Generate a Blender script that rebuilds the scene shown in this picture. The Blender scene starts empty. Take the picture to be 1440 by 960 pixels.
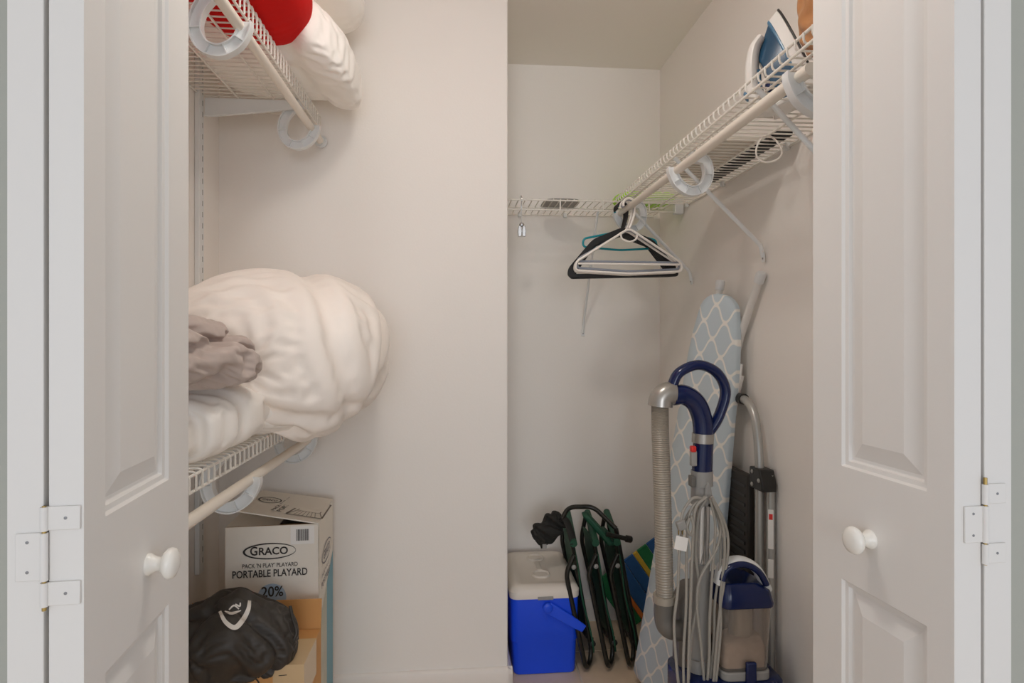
import bpy, bmesh, math, random
import numpy as np
from mathutils import Vector, Matrix, Euler
from mathutils.bvhtree import BVHTree

scene = bpy.context.scene
C = scene.collection
PI = math.pi

# ------------------------------------------------------------------ camera
EYE = 1.25
YAW = math.atan(75 / 850.0)
cam_d = bpy.data.cameras.new('camera')
cam_d.sensor_width = 36.0
cam_d.lens = 850 / 1440 * 36
cam_d.shift_y = -7 / 1440
cam_d.clip_start = 0.02
cam = bpy.data.objects.new('camera', cam_d)
cam.location = (0, 0, EYE)
cam.rotation_euler = (PI / 2, 0, -YAW)
C.objects.link(cam)
scene.camera = cam

# ------------------------------------------------------------------ world and exposure
world = bpy.data.worlds.new('daylight')
scene.world = world
world.use_nodes = True
WB = world.node_tree.nodes['Background']
WB.inputs[0].default_value = (0.88, 0.95, 1.07, 1)
WB.inputs[1].default_value = 0.66
LAMP_STRENGTH = 38.0
LAMP_COLOR = (1.0, 0.935, 0.865, 1)
fill_d = bpy.data.lights.new('front_fill', 'AREA')     # added frontal fill, unseen behind the camera; no window is built there
fill_d.shape = 'RECTANGLE'
fill_d.size, fill_d.size_y = 2.4, 1.8
fill_d.energy = 72
fill_d.color = (0.94, 0.98, 1.04)
fill = bpy.data.objects.new('front_fill', fill_d)
fill.location = (0.1, -4.9, 1.45)
fill.rotation_euler = (PI / 2, 0, 0)                        # shines along +Y
C.objects.link(fill)
scene.cycles.max_bounces = 16                              # white walls: let the light go round
scene.cycles.diffuse_bounces = 14
vs = scene.view_settings
vs.view_transform = 'Standard'
vs.look = 'None'
vs.gamma = 1.0
vs.use_curve_mapping = False
vs.exposure = 0.0

# ------------------------------------------------------------------ helpers
_c, _s = math.cos(YAW), math.sin(YAW)


def ray(px, py):
    x = (px - 720) / 850
    y = -(py - 473) / 850
    return Vector((x * _c + _s, _c - x * _s, y))


def at(px, py, Y):                       # where the sight line of a photo pixel meets depth Y
    r = ray(px, py)
    t = Y / r.y
    return Vector((r.x * t, Y, EYE + r.z * t))


def atx(px, py, X):
    r = ray(px, py)
    t = X / r.x
    return Vector((X, r.y * t, EYE + r.z * t))


def srgb(r, g, b):
    def f(v):
        v /= 255.0
        return v / 12.92 if v <= 0.04045 else ((v + 0.055) / 1.055) ** 2.4
    return (f(r), f(g), f(b), 1)


def mat(name, col, rough=0.5, metal=0.0, noise=0.0, nscale=8.0, bump=0.0, bscale=60.0, spec=0.5, sheen=0.0, trans=0.0):
    m = bpy.data.materials.new(name)
    m.use_nodes = True
    nt = m.node_tree
    b = nt.nodes['Principled BSDF']
    b.inputs['Base Color'].default_value = col
    b.inputs['Roughness'].default_value = rough
    b.inputs['Metallic'].default_value = metal
    b.inputs['Specular IOR Level'].default_value = spec
    if sheen:
        b.inputs['Sheen Weight'].default_value = sheen
    if trans:
        b.inputs['Transmission Weight'].default_value = trans
    tc = nt.nodes.new('ShaderNodeTexCoord')
    if noise:
        n = nt.nodes.new('ShaderNodeTexNoise')
        n.inputs['Scale'].default_value = nscale
        n.inputs['Detail'].default_value = 4
        nt.links.new(tc.outputs['Object'], n.inputs['Vector'])
        mx = nt.nodes.new('ShaderNodeMix')
        mx.data_type = 'RGBA'
        mx.inputs['A'].default_value = tuple(max(0, c * (1 - noise)) for c in col[:3]) + (1,)
        mx.inputs['B'].default_value = tuple(min(1, c * (1 + noise)) for c in col[:3]) + (1,)
        nt.links.new(n.outputs['Fac'], mx.inputs['Factor'])
        nt.links.new(mx.outputs['Result'], b.inputs['Base Color'])
    if bump:
        n2 = nt.nodes.new('ShaderNodeTexNoise')
        n2.inputs['Scale'].default_value = bscale
        n2.inputs['Detail'].default_value = 3
        nt.links.new(tc.outputs['Object'], n2.inputs['Vector'])
        bp = nt.nodes.new('ShaderNodeBump')
        bp.inputs['Strength'].default_value = bump
        bp.inputs['Distance'].default_value = 0.002
        nt.links.new(n2.outputs['Fac'], bp.inputs['Height'])
        nt.links.new(bp.outputs['Normal'], b.inputs['Normal'])
    return m


M = {}
M['wall'] = mat('wall_paint', srgb(237, 233, 228), 0.75, noise=0.012, nscale=2, bump=0.12, bscale=140)
M['ceil'] = mat('ceiling_paint', srgb(240, 236, 230), 0.85, bump=0.15, bscale=120)
M['roomwall'] = mat('room_wall_paint', srgb(176, 178, 170), 0.8, bump=0.12, bscale=140)
M['trim'] = mat('trim_paint', srgb(232, 226, 220), 0.45)
M['door'] = mat('door_paint', srgb(229, 227, 224), 0.42, bump=0.03, bscale=90)
M['knob'] = mat('knob_paint', srgb(238, 236, 230), 0.25)
M['brass'] = mat('brass', srgb(176, 150, 92), 0.4, metal=0.8)
M['screw'] = mat('screw_steel', srgb(150, 150, 152), 0.4, metal=0.7)
M['wire'] = mat('white_epoxy_wire', srgb(232, 228, 220), 0.38)
M['hook'] = mat('white_plastic', srgb(224, 226, 226), 0.4)
M['rod'] = mat('rod_paint', srgb(234, 226, 214), 0.35)
M['tile'] = mat('floor_tile', srgb(224, 202, 176), 0.4, noise=0.10, nscale=9, bump=0.06, bscale=30)
M['grout'] = mat('grout', srgb(214, 204, 190), 0.9)
M['white_cloth'] = mat('white_cotton', srgb(250, 242, 234), 0.85, bump=0.10, bscale=300, sheen=0.2)
M['white_cloth2'] = mat('white_pillow_cotton', srgb(250, 246, 240), 0.8, bump=0.10, bscale=300, sheen=0.2)
M['grey_cloth'] = mat('taupe_sheet', srgb(190, 175, 167), 0.8, noise=0.05, nscale=20, bump=0.1, bscale=350, sheen=0.2)
M['red_cloth'] = mat('red_cloth', srgb(212, 16, 12), 0.85, noise=0.06, nscale=14, bump=0.3, bscale=120, spec=0.2)
M['carton'] = mat('white_carton', srgb(234, 228, 217), 0.7, noise=0.02, nscale=6)
M['carton_in'] = mat('carton_inside', srgb(150, 118, 84), 0.85)
M['kraft'] = mat('kraft_board', srgb(206, 152, 92), 0.7, noise=0.05, nscale=10)
M['tape'] = mat('clear_tape', srgb(214, 186, 146), 0.25)
M['ink'] = mat('black_ink', srgb(52, 48, 46), 0.7)
M['ink_grey'] = mat('grey_ink', srgb(120, 118, 128), 0.7)
M['ink_line'] = mat('line_drawing_ink', srgb(128, 118, 108), 0.7)
M['sky_print'] = mat('pale_blue_print', srgb(178, 202, 222), 0.6)
M['teal_print'] = mat('teal_print', srgb(120, 168, 184), 0.6)
M['photo_print'] = mat('soft_photo_print', srgb(200, 198, 182), 0.6, noise=0.18, nscale=14)
M['label_white'] = mat('label_white', srgb(238, 236, 232), 0.5)
M['bag'] = mat('black_nylon', srgb(56, 51, 46), 0.5, noise=0.1, nscale=9, bump=0.15, bscale=260)
M['logo'] = mat('white_logo_print', srgb(226, 220, 212), 0.6)
M['board_pad'] = None
M['board_white'] = mat('white_enamel', srgb(228, 226, 222), 0.3)
M['alu'] = mat('brushed_aluminium', srgb(182, 182, 178), 0.35, metal=0.55)
M['black_plastic'] = mat('black_plastic', srgb(36, 35, 33), 0.4)
M['tread'] = mat('black_tread', srgb(46, 42, 37), 0.55)
M['navy'] = mat('navy_plastic', srgb(14, 29, 74), 0.16)
M['vac_grey'] = mat('grey_plastic', srgb(150, 149, 146), 0.4)
M['vac_dark'] = mat('dark_grey_plastic', srgb(104, 101, 96), 0.45)
M['vac_silver'] = mat('silver_plastic', srgb(168, 164, 158), 0.3, metal=0.6)
M['chrome'] = mat('chrome_wand', srgb(196, 196, 196), 0.2, metal=0.85)
M['hose'] = mat('hose_plastic', srgb(158, 150, 138), 0.38, metal=0.15)
M['cord'] = mat('grey_cord', srgb(158, 154, 146), 0.45)
M['red_plastic'] = mat('red_plastic', srgb(214, 40, 34), 0.35)
M['cooler_blue'] = mat('cooler_blue', srgb(18, 78, 232), 0.42, bump=0.05, bscale=200)
M['cooler_lid'] = mat('cooler_lid', srgb(226, 218, 208), 0.5)
M['frame_black'] = mat('black_tube', srgb(28, 28, 24), 0.28)
M['green_cloth'] = mat('green_canvas', srgb(24, 78, 56), 0.6, noise=0.12, nscale=20, bump=0.2, bscale=250)
M['mesh_black'] = mat('black_webbing', srgb(32, 31, 28), 0.8, bump=0.6, bscale=160)
M['hg_white'] = mat('hanger_white', srgb(240, 234, 226), 0.35)
M['hg_grey'] = mat('hanger_bluegrey', srgb(150, 156, 168), 0.4)
M['hg_black'] = mat('hanger_black', srgb(24, 24, 24), 0.55)
M['hg_teal'] = mat('hanger_teal', srgb(20, 150, 162), 0.35)
M['lime'] = mat('lime_plastic', srgb(186, 250, 60), 0.3, noise=0.15, nscale=40)
M['greyfold'] = mat('grey_mesh_cloth', srgb(176, 174, 170), 0.8, noise=0.2, nscale=60)
M['iron_white'] = mat('iron_white', srgb(228, 226, 222), 0.3)
M['iron_blue'] = mat('iron_blue', srgb(24, 70, 100), 0.2)
M['iron_lblue'] = mat('iron_light_blue', srgb(72, 118, 150), 0.3)
M['brown_bag'] = mat('brown_paper', srgb(176, 122, 76), 0.35, noise=0.12, nscale=12)
M['blackflat'] = mat('black_card', srgb(18, 17, 16), 0.6)
M['whiteflat'] = mat('white_card', srgb(226, 220, 210), 0.7)
for nme, col in (('st_blue', (38, 92, 150)), ('st_green', (30, 120, 70)), ('st_yellow', (216, 180, 60)), ('st_orange', (214, 120, 50))):
    M[nme] = mat(nme + '_canvas', srgb(*col), 0.75, bump=0.2, bscale=250)
M['clear'] = mat('smoky_clear_plastic', srgb(240, 232, 224), 0.12, trans=0.9)
M['clear'].node_tree.nodes['Principled BSDF'].inputs['IOR'].default_value = 1.15
M['dust'] = mat('grey_dust', srgb(186, 170, 156), 0.95, noise=0.35, nscale=30, bump=0.8, bscale=40)
lampm = bpy.data.materials.new('lamp_glass')
lampm.use_nodes = True
_b = lampm.node_tree.nodes['Principled BSDF']
_b.inputs['Emission Color'].default_value = LAMP_COLOR
_b.inputs['Emission Strength'].default_value = LAMP_STRENGTH
M['lamp'] = lampm


def fabric_pattern():                    # ogee trellis, drawn on the cover's own UVs (metres)
    m = bpy.data.materials.new('trellis_cotton')
    m.use_nodes = True
    nt = m.node_tree
    b = nt.nodes['Principled BSDF']
    b.inputs['Roughness'].default_value = 0.8

    def N(op, *a):
        n = nt.nodes.new('ShaderNodeMath')
        n.operation = op
        for i, v in enumerate(a):
            if isinstance(v, (int, float)):
                n.inputs[i].default_value = v
            else:
                nt.links.new(v, n.inputs[i])
        return n.outputs[0]
    uv = nt.nodes.new('ShaderNodeUVMap')
    sp = nt.nodes.new('ShaderNodeSeparateXYZ')
    nt.links.new(uv.outputs[0], sp.inputs[0])
    x = N('MULTIPLY', sp.outputs[0], 2 * PI / 0.082)
    y = N('MULTIPLY', sp.outputs[1], 2 * PI / 0.108)
    cx, cy, sx = N('COSINE', x), N('COSINE', y), N('SINE', x)
    K = 0.40
    s2 = N('MULTIPLY', sx, sx)
    f = N('SUBTRACT', N('ADD', cx, cy), N('MULTIPLY', N('MULTIPLY', s2, cy), K))
    fx = N('MULTIPLY', sx, N('ADD', N('MULTIPLY', N('MULTIPLY', cx, cy), 2 * K), 1.0))
    fy = N('MULTIPLY', N('SINE', y), N('SUBTRACT', 1.0, N('MULTIPLY', s2, K)))
    gr = N('SQRT', N('ADD', N('ADD', N('MULTIPLY', fx, fx), N('MULTIPLY', fy, fy)), 0.03))
    a = N('DIVIDE', N('ABSOLUTE', f), gr)
    mr = nt.nodes.new('ShaderNodeMapRange')
    mr.inputs['From Min'].default_value = 0.15
    mr.inputs['From Max'].default_value = 0.26
    nt.links.new(a, mr.inputs['Value'])
    mx = nt.nodes.new('ShaderNodeMix')
    mx.data_type = 'RGBA'
    mx.inputs['A'].default_value = srgb(236, 234, 228)
    mx.inputs['B'].default_value = srgb(194, 207, 214)
    nt.links.new(mr.outputs[0], mx.inputs['Factor'])
    nt.links.new(mx.outputs['Result'], b.inputs['Base Color'])
    return m


M['board_pad'] = fabric_pattern()


class MB:
    def __init__(self):
        self.v, self.f = [], []

    def add(self, vs_, fs_):
        o = len(self.v)
        self.v += [tuple(p) for p in vs_]
        self.f += [tuple(i + o for i in q) for q in fs_]
        return self

    def hexa(self, p):                   # eight corners: bottom ring then top ring
        return self.add(p, [(3, 2, 1, 0), (4, 5, 6, 7), (0, 1, 5, 4), (1, 2, 6, 5), (2, 3, 7, 6), (3, 0, 4, 7)])

    def box(self, x0, y0, z0, x1, y1, z1):
        return self.hexa([(x0, y0, z0), (x1, y0, z0), (x1, y1, z0), (x0, y1, z0), (x0, y0, z1), (x1, y0, z1), (x1, y1, z1), (x0, y1, z1)])

    def obox(self, c, a, b, d):          # centre and three half-axis vectors
        c, a, b, d = Vector(c), Vector(a), Vector(b), Vector(d)
        return self.hexa([c - a - b - d, c + a - b - d, c + a + b - d, c - a + b - d, c - a - b + d, c + a - b + d, c + a + b + d, c - a + b + d])

    def tube(self, pts, r, n=8, closed=False, flat=None):
        P = [Vector(p) for p in pts]
        k = len(P)
        rs = r if isinstance(r, (list, tuple)) else [r] * k
        T = []
        for i in range(k):
            a = P[(i - 1) % k] if (closed or i > 0) else P[i]
            b = P[(i + 1) % k] if (closed or i < k - 1) else P[i]
            t = (b - a)
            T.append(t.normalized() if t.length > 1e-9 else Vector((0, 0, 1)))
        up = Vector((0, 0, 1)) if abs(T[0].z) < 0.9 else Vector((1, 0, 0))
        nrm = (up - T[0] * up.dot(T[0])).normalized()
        V, Fc = [], []
        for i in range(k):
            if i:
                nrm = (nrm - T[i] * nrm.dot(T[i]))
                nrm = nrm.normalized() if nrm.length > 1e-6 else T[i].orthogonal().normalized()
            bi = T[i].cross(nrm)
            for j in range(n):
                a = 2 * PI * j / n
                V.append(P[i] + nrm * (math.cos(a) * rs[i]) + bi * (math.sin(a) * rs[i] * (flat or 1)))
        for i in range(k if closed else k - 1):
            i2 = (i + 1) % k
            for j in range(n):
                j2 = (j + 1) % n
                Fc.append((i * n + j, i * n + j2, i2 * n + j2, i2 * n + j))
        if not closed:
            Fc.append(tuple(range(n - 1, -1, -1)))
            Fc.append(tuple((k - 1) * n + j for j in range(n)))
        return self.add(V, Fc)

    def lathe(self, prof, n=24, o=(0, 0, 0), axis=(0, 0, 1)):   # profile of (radius, height)
        ax = Vector(axis).normalized()
        u = ax.orthogonal().normalized()
        w = ax.cross(u)
        o = Vector(o)
        V, Fc = [], []
        for r, h in prof:
            for j in range(n):
                a = 2 * PI * j / n
                V.append(o + ax * h + u * (math.cos(a) * r) + w * (math.sin(a) * r))
        for i in range(len(prof) - 1):
            for j in range(n):
                j2 = (j + 1) % n
                Fc.append((i * n + j, i * n + j2, (i + 1) * n + j2, (i + 1) * n + j))
        Fc.append(tuple(range(n - 1, -1, -1)))
        Fc.append(tuple((len(prof) - 1) * n + j for j in range(n)))
        return self.add(V, Fc)

    def prism(self, poly, o, u, w, t):   # polygon in the (u, w) plane from o, extruded by vector t
        o, u, w, t = Vector(o), Vector(u), Vector(w), Vector(t)
        n = len(poly)
        a = [o + u * p[0] + w * p[1] for p in poly]
        return self.add(a + [p + t for p in a], [tuple(range(n - 1, -1, -1)), tuple(range(n, 2 * n))] + [(i, (i + 1) % n, n + (i + 1) % n, n + i) for i in range(n)])

    def grid(self, A, wrapu=True, caps=True):
        nu, nv = A.shape[:2]
        Fc = []
        for i in range(nu if wrapu else nu - 1):
            i2 = (i + 1) % nu
            for j in range(nv - 1):
                Fc.append((i * nv + j, i2 * nv + j, i2 * nv + j + 1, i * nv + j + 1))
        if wrapu and caps:
            Fc.append(tuple(i * nv for i in range(nu - 1, -1, -1)))
            Fc.append(tuple(i * nv + nv - 1 for i in range(nu)))
        return self.add([tuple(p) for p in A.reshape(-1, 3)], Fc)

    def mesh(self, name, m, smooth=True, angle=40):
        me = bpy.data.meshes.new(name)
        me.from_pydata(self.v, [], self.f)
        bm = bmesh.new()
        bm.from_mesh(me)
        bmesh.ops.recalc_face_normals(bm, faces=bm.faces)
        bm.to_mesh(me)
        bm.free()
        if smooth:
            me.shade_smooth()
            me.set_sharp_from_angle(angle=math.radians(angle))
        if m is not None:
            me.materials.append(M[m] if isinstance(m, str) else m)
        return me

    def build(self, name, m, parent=None, local=False, bevel=0, seg=2, smooth=True, angle=40, sub=0, **tags):
        o = bpy.data.objects.new(name, self.mesh(name, m, smooth, angle))
        link(o, parent, local)
        if bevel:
            md = o.modifiers.new('bevel', 'BEVEL')
            md.width = bevel
            md.segments = seg
            md.limit_method = 'ANGLE'
            md.angle_limit = math.radians(35)
        if sub:
            md = o.modifiers.new('subdivision', 'SUBSURF')
            md.levels = md.render_levels = sub
        tag(o, **tags)
        return o


def wm(o):
    return (wm(o.parent) @ o.matrix_parent_inverse @ o.matrix_basis) if o.parent else o.matrix_basis.copy()


def link(o, parent=None, local=False):
    C.objects.link(o)
    if parent is not None:
        o.parent = parent
        if not local:
            o.matrix_parent_inverse = wm(parent).inverted()
    return o


def tag(o, label=None, cat=None, group=None, kind=None):
    if label:
        o['label'] = label
    if cat:
        o['category'] = cat
    if group:
        o['group'] = group
    if kind:
        o['kind'] = kind
    return o


def thing(name, loc, label=None, cat=None, group=None, kind=None, rot=(0, 0, 0)):
    o = bpy.data.objects.new(name, None)
    o.empty_display_size = 0.05
    o.location = loc
    o.rotation_euler = rot
    C.objects.link(o)
    return tag(o, label, cat, group, kind)


def copy_part(src, parent, name=None):
    o = src.copy()
    C.objects.link(o)
    o.parent = parent
    o.matrix_parent_inverse = src.matrix_parent_inverse.copy()
    return o


def spline(pts, per=8, closed=False):
    P = [Vector(p) for p in pts]
    n = len(P)
    out = []
    for i in range(n if closed else n - 1):
        p0 = P[(i - 1) % n] if (closed or i) else P[0] * 2 - P[1]
        p1, p2 = P[i], P[(i + 1) % n]
        p3 = P[(i + 2) % n] if (closed or i < n - 2) else P[-1] * 2 - P[-2]
        for k in range(per):
            t = k / per
            out.append(0.5 * ((2 * p1) + (p2 - p0) * t + (2 * p0 - 5 * p1 + 4 * p2 - p3) * t * t + (3 * p1 - p0 - 3 * p2 + p3) * t ** 3))
    if not closed:
        out.append(P[-1])
    return out


def fillet(pts, r, n=5, closed=False):
    P = [Vector(p) for p in pts]
    out = []
    k = len(P)
    for i in range(k):
        if not closed and i in (0, k - 1):
            out.append(P[i])
            continue
        a, b, c = P[(i - 1) % k], P[i], P[(i + 1) % k]
        d1, d2 = (a - b), (c - b)
        rr = min(r, d1.length * 0.48, d2.length * 0.48)
        q1, q2 = b + d1.normalized() * rr, b + d2.normalized() * rr
        for j in range(n + 1):
            t = j / n
            out.append(q1 * (1 - t) ** 2 + b * 2 * t * (1 - t) + q2 * t * t)
    return out


def text(body, c, right, up, width, height, m, parent, name='lettering', bold=0.0, local=False, off=0.0008):
    cu = bpy.data.curves.new('tmp_text', 'FONT')
    cu.body = body
    cu.offset = bold
    cu.resolution_u = 3
    to = bpy.data.objects.new('tmp_text', cu)
    C.objects.link(to)
    dg = bpy.context.evaluated_depsgraph_get()
    me = bpy.data.meshes.new_from_object(to.evaluated_get(dg))
    bpy.data.objects.remove(to)
    co = np.array([v.co[:] for v in me.vertices])
    lo, hi = co.min(0), co.max(0)
    right, up, c = Vector(right).normalized(), Vector(up).normalized(), Vector(c)
    nrm = right.cross(up)
    for v in me.vertices:
        a = ((v.co.x - lo[0]) / (hi[0] - lo[0]) - 0.5) * width
        b = ((v.co.y - lo[1]) / max(1e-6, hi[1] - lo[1]) - 0.5) * height
        v.co = c + right * a + up * b + nrm * off
    me.name = name
    me.materials.clear()
    me.materials.append(M[m])
    o = bpy.data.objects.new(name, me)
    link(o, parent, local)
    return o


def ring2d(rx, ry, t, n=40, thick_left=0.0):
    outer = [(rx * math.cos(2 * PI * i / n), ry * math.sin(2 * PI * i / n)) for i in range(n)]
    inner = [((rx - t) * math.cos(2 * PI * i / n) + thick_left, (ry - t) * math.sin(2 * PI * i / n)) for i in range(n)]
    return outer, inner


def decal_ring(c, right, up, rx, ry, t, m, parent, name='oval', shift=0.0, off=0.0008):
    o_, i_ = ring2d(rx, ry, t, 44, shift)
    right, up, c = Vector(right).normalized(), Vector(up).normalized(), Vector(c)
    nr = right.cross(up)
    mb = MB()
    n = len(o_)
    vv = [c + right * a + up * b + nr * off for a, b in o_ + i_]
    mb.add(vv, [(i, (i + 1) % n, n + (i + 1) % n, n + i) for i in range(n)])
    return mb.build(name, m, parent, smooth=False)


def decal_poly(pts, m, parent, name):
    return MB().add(pts, [tuple(range(len(pts)))]).build(name, m, parent, smooth=False)


# ---- cloth: grow the rest lengths of a closed surface and let it buckle
def crumple(P, growth=1.12, steps=120, bend=0.25, attract=0.02, amp=0.006, seed=1, inner=0.01, wrapu=True, freq=18.0, relax=0.45, pin=None, gv=None):
    rng = np.random.default_rng(seed)
    nu, nv = P.shape[:2]
    du = np.roll(P, -1, 0) - np.roll(P, 1, 0)
    dv = np.gradient(P, axis=1)
    N = np.cross(du, dv)
    N /= np.linalg.norm(N, axis=2, keepdims=True) + 1e-9
    cen = P.mean((0, 1))
    if ((P - cen) * N).sum() < 0:
        N = -N
    h = np.zeros((nu, nv))
    for k in range(14):
        w = rng.normal(size=3) * freq
        h += np.sin(P @ w + rng.uniform(0, 6.28))
    X = P + N * (h[..., None] / 14 ** 0.5 * amp)
    cons = []
    g = growth if isinstance(growth, np.ndarray) else np.full((nu, nv), growth)
    for (a, b, st) in ((1, 0, 1.0), (0, 1, 1.0), (1, 1, 0.5), (1, -1, 0.5), (2, 0, bend), (0, 2, bend), (3, 0, bend * .6), (0, 3, bend * .6)):
        j0, j1 = (0, nv - b) if b >= 0 else (-b, nv)
        A = P[:, j0:j1]
        B = np.roll(P, -a, 0)[:, j0 + b:j1 + b]
        L = np.linalg.norm(B - A, axis=2, keepdims=True)
        if gv is None:
            L = L * g[:, j0:j1, None]
        else:
            L = L * (g[:, j0:j1, None] * abs(a) + gv * abs(b)) / (abs(a) + abs(b))
        cons.append((a, b, j0, j1, L, st))
    att = attract if pin is None else attract + pin[..., None]
    V = np.zeros_like(X)
    for it in range(steps):
        X0 = X.copy()
        X = X + V * 0.9
        D = np.zeros_like(X)
        for a, b, j0, j1, L, st in cons:
            d = np.roll(X, -a, 0)[:, j0 + b:j1 + b] - X[:, j0:j1]
            l = np.linalg.norm(d, axis=2, keepdims=True) + 1e-9
            cr = d * ((l - L) / l) * (0.5 * st * relax)
            D[:, j0:j1] += cr
            tmp = np.zeros_like(X)
            tmp[:, j0 + b:j1 + b] = cr
            D -= np.roll(tmp, a, 0)
        X = X + D * 0.5
        X = X + att * (P - X)
        dep = ((X - P) * N).sum(2, keepdims=True)
        X = X + N * np.clip(-inner - dep, 0, None)
        V = X - X0
    return X


def upsample(A):
    B = np.empty((A.shape[0] * 2, A.shape[1], 3))
    B[0::2] = A
    B[1::2] = (A + np.roll(A, -1, 0)) * .5625 - (np.roll(A, 1, 0) + np.roll(A, -2, 0)) * .0625
    D = np.empty((B.shape[0], B.shape[1] * 2 - 1, 3))
    D[:, 0::2] = B
    m_ = (B[:, :-1] + B[:, 1:]) * .5
    m_[:, 1:-1] = (B[:, 1:-2] + B[:, 2:-1]) * .5625 - (B[:, :-3] + B[:, 3:]) * .0625
    D[:, 1::2] = m_
    return D


def groove(A, n, c, depth, width, lo=None, hi=None):     # press a crease along the plane n.p = c
    n = np.array(n, float)
    n /= np.linalg.norm(n)
    d = A @ n - c
    k = depth * np.exp(-(d / width) ** 2)
    if lo is not None:
        k = k * np.all((A > np.array(lo)) & (A < np.array(hi)), axis=2)
    cen = A.mean((0, 1))
    R_ = A - cen
    R_ /= np.linalg.norm(R_, axis=2, keepdims=True) + 1e-9
    return A - R_ * k[..., None]


def superq(nu, nv, rx, ry, rz, e1=1.0, e2=1.0):   # pole axis is x
    u = np.linspace(0, 2 * PI, nu, endpoint=False)[:, None]
    v = np.linspace(0.03, PI - 0.03, nv)[None, :]

    def p(t, e):
        return np.sign(t) * np.abs(t) ** e
    x = rx * p(np.cos(v), e1) + 0 * u
    y = ry * p(np.sin(v), e1) * p(np.cos(u), e2)
    z = rz * p(np.sin(v), e1) * p(np.sin(u), e2)
    return np.stack([x, y, z], 2)


def rotz(A, deg):
    a = math.radians(deg)
    R_ = np.array([[math.cos(a), -math.sin(a), 0], [math.sin(a), math.cos(a), 0], [0, 0, 1]])
    return A @ R_.T


def roty(A, deg):
    a = math.radians(deg)
    R_ = np.array([[math.cos(a), 0, math.sin(a)], [0, 1, 0], [-math.sin(a), 0, math.cos(a)]])
    return A @ R_.T


def rotx(A, deg):
    a = math.radians(deg)
    R_ = np.array([[1, 0, 0], [0, math.cos(a), -math.sin(a)], [0, math.sin(a), math.cos(a)]])
    return A @ R_.T


# ------------------------------------------------------------------ the setting
XL, XR, YM, YB, XE, ZC = -0.806, 0.895, 2.12, 2.63, 0.172, 2.44
YF0, YF1 = 0.87, 0.985
ST = 'structure'
MB().box(XL - .1, YF1, 0, XL, YM, ZC).build('wall_left', 'wall', smooth=False, kind=ST)
MB().box(XL - .1, YM, 0, XE, YB + .1, ZC).build('wall_middle', 'wall', bevel=.004, kind=ST)
MB().box(XE, YB, 0, XR + .1, YB + .1, ZC).build('wall_back', 'wall', smooth=False, kind=ST)
MB().box(XR, YF1, 0, XR + .1, YB, ZC).build('wall_right', 'wall', smooth=False, kind=ST)
wf = MB()
wf.box(-2.4, YF0, 0, -.59, YF1, ZC).box(.76, YF0, 0, 2.4, YF1, ZC).box(-.59, YF0, 2.415, .76, YF1, ZC)
wf.build('wall_front', 'roomwall', smooth=False, kind=ST)
MB().box(XL - .1, YF1, ZC, XR + .1, YB + .1, ZC + .08).build('ceiling', 'ceil', smooth=False, kind=ST)
MB().box(-2.4, -5.0, ZC, 2.4, YF1, ZC + .08).build('ceiling', 'ceil', smooth=False, kind=ST)
fl = MB().box(-2.4, -5.0, -.06, 2.4, YB + .1, -.004).build('floor', 'grout', smooth=False, kind=ST)
tme = None
TP = .335
for i in range(-7, 7):
    for j in range(-8, 8):
        x0, y0 = .445 + i * TP, 2.03 + j * TP
        if x0 + TP > 2.4 or x0 < -2.4 or y0 < -.7 or y0 > YB:
            continue
        if y0 + TP > YB + .1:
            continue
        if tme is None:
            t0 = MB().box(.003, .003, -.005, TP - .003, TP - .003, 0).build('tile', 'tile', fl, bevel=.0015, seg=1)
            tme = t0
            t0.location = (x0, y0, 0)
        else:
            t = copy_part(tme, fl)
            t.location = (x0, y0, 0)


def baseboard(name, x0, y0, x1, y1, nx, ny):
    prof = [(0, 0), (.016, 0), (.016, .072), (.012, .084), (.006, .09), (0, .092)]
    mb = MB()
    d = Vector((x1 - x0, y1 - y0, 0))
    mb.prism(prof, (x0, y0, 0), (nx, ny, 0), (0, 0, 1), d)
    return mb.build(name, 'trim', kind=ST, angle=25)


baseboard('baseboard_middle', XL + .001, YM, XE + .016, YM, 0, -1)
baseboard('baseboard_side', XE, YM - .016, XE, YB, 1, 0)
baseboard('baseboard_back', XE + .016, YB, XR, YB, 0, -1)
baseboard('baseboard_right', XR, YF1, XR, YB - .016, -1, 0)
baseboard('baseboard_left', XL, YF1, XL, YM - .016, 1, 0)


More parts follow.
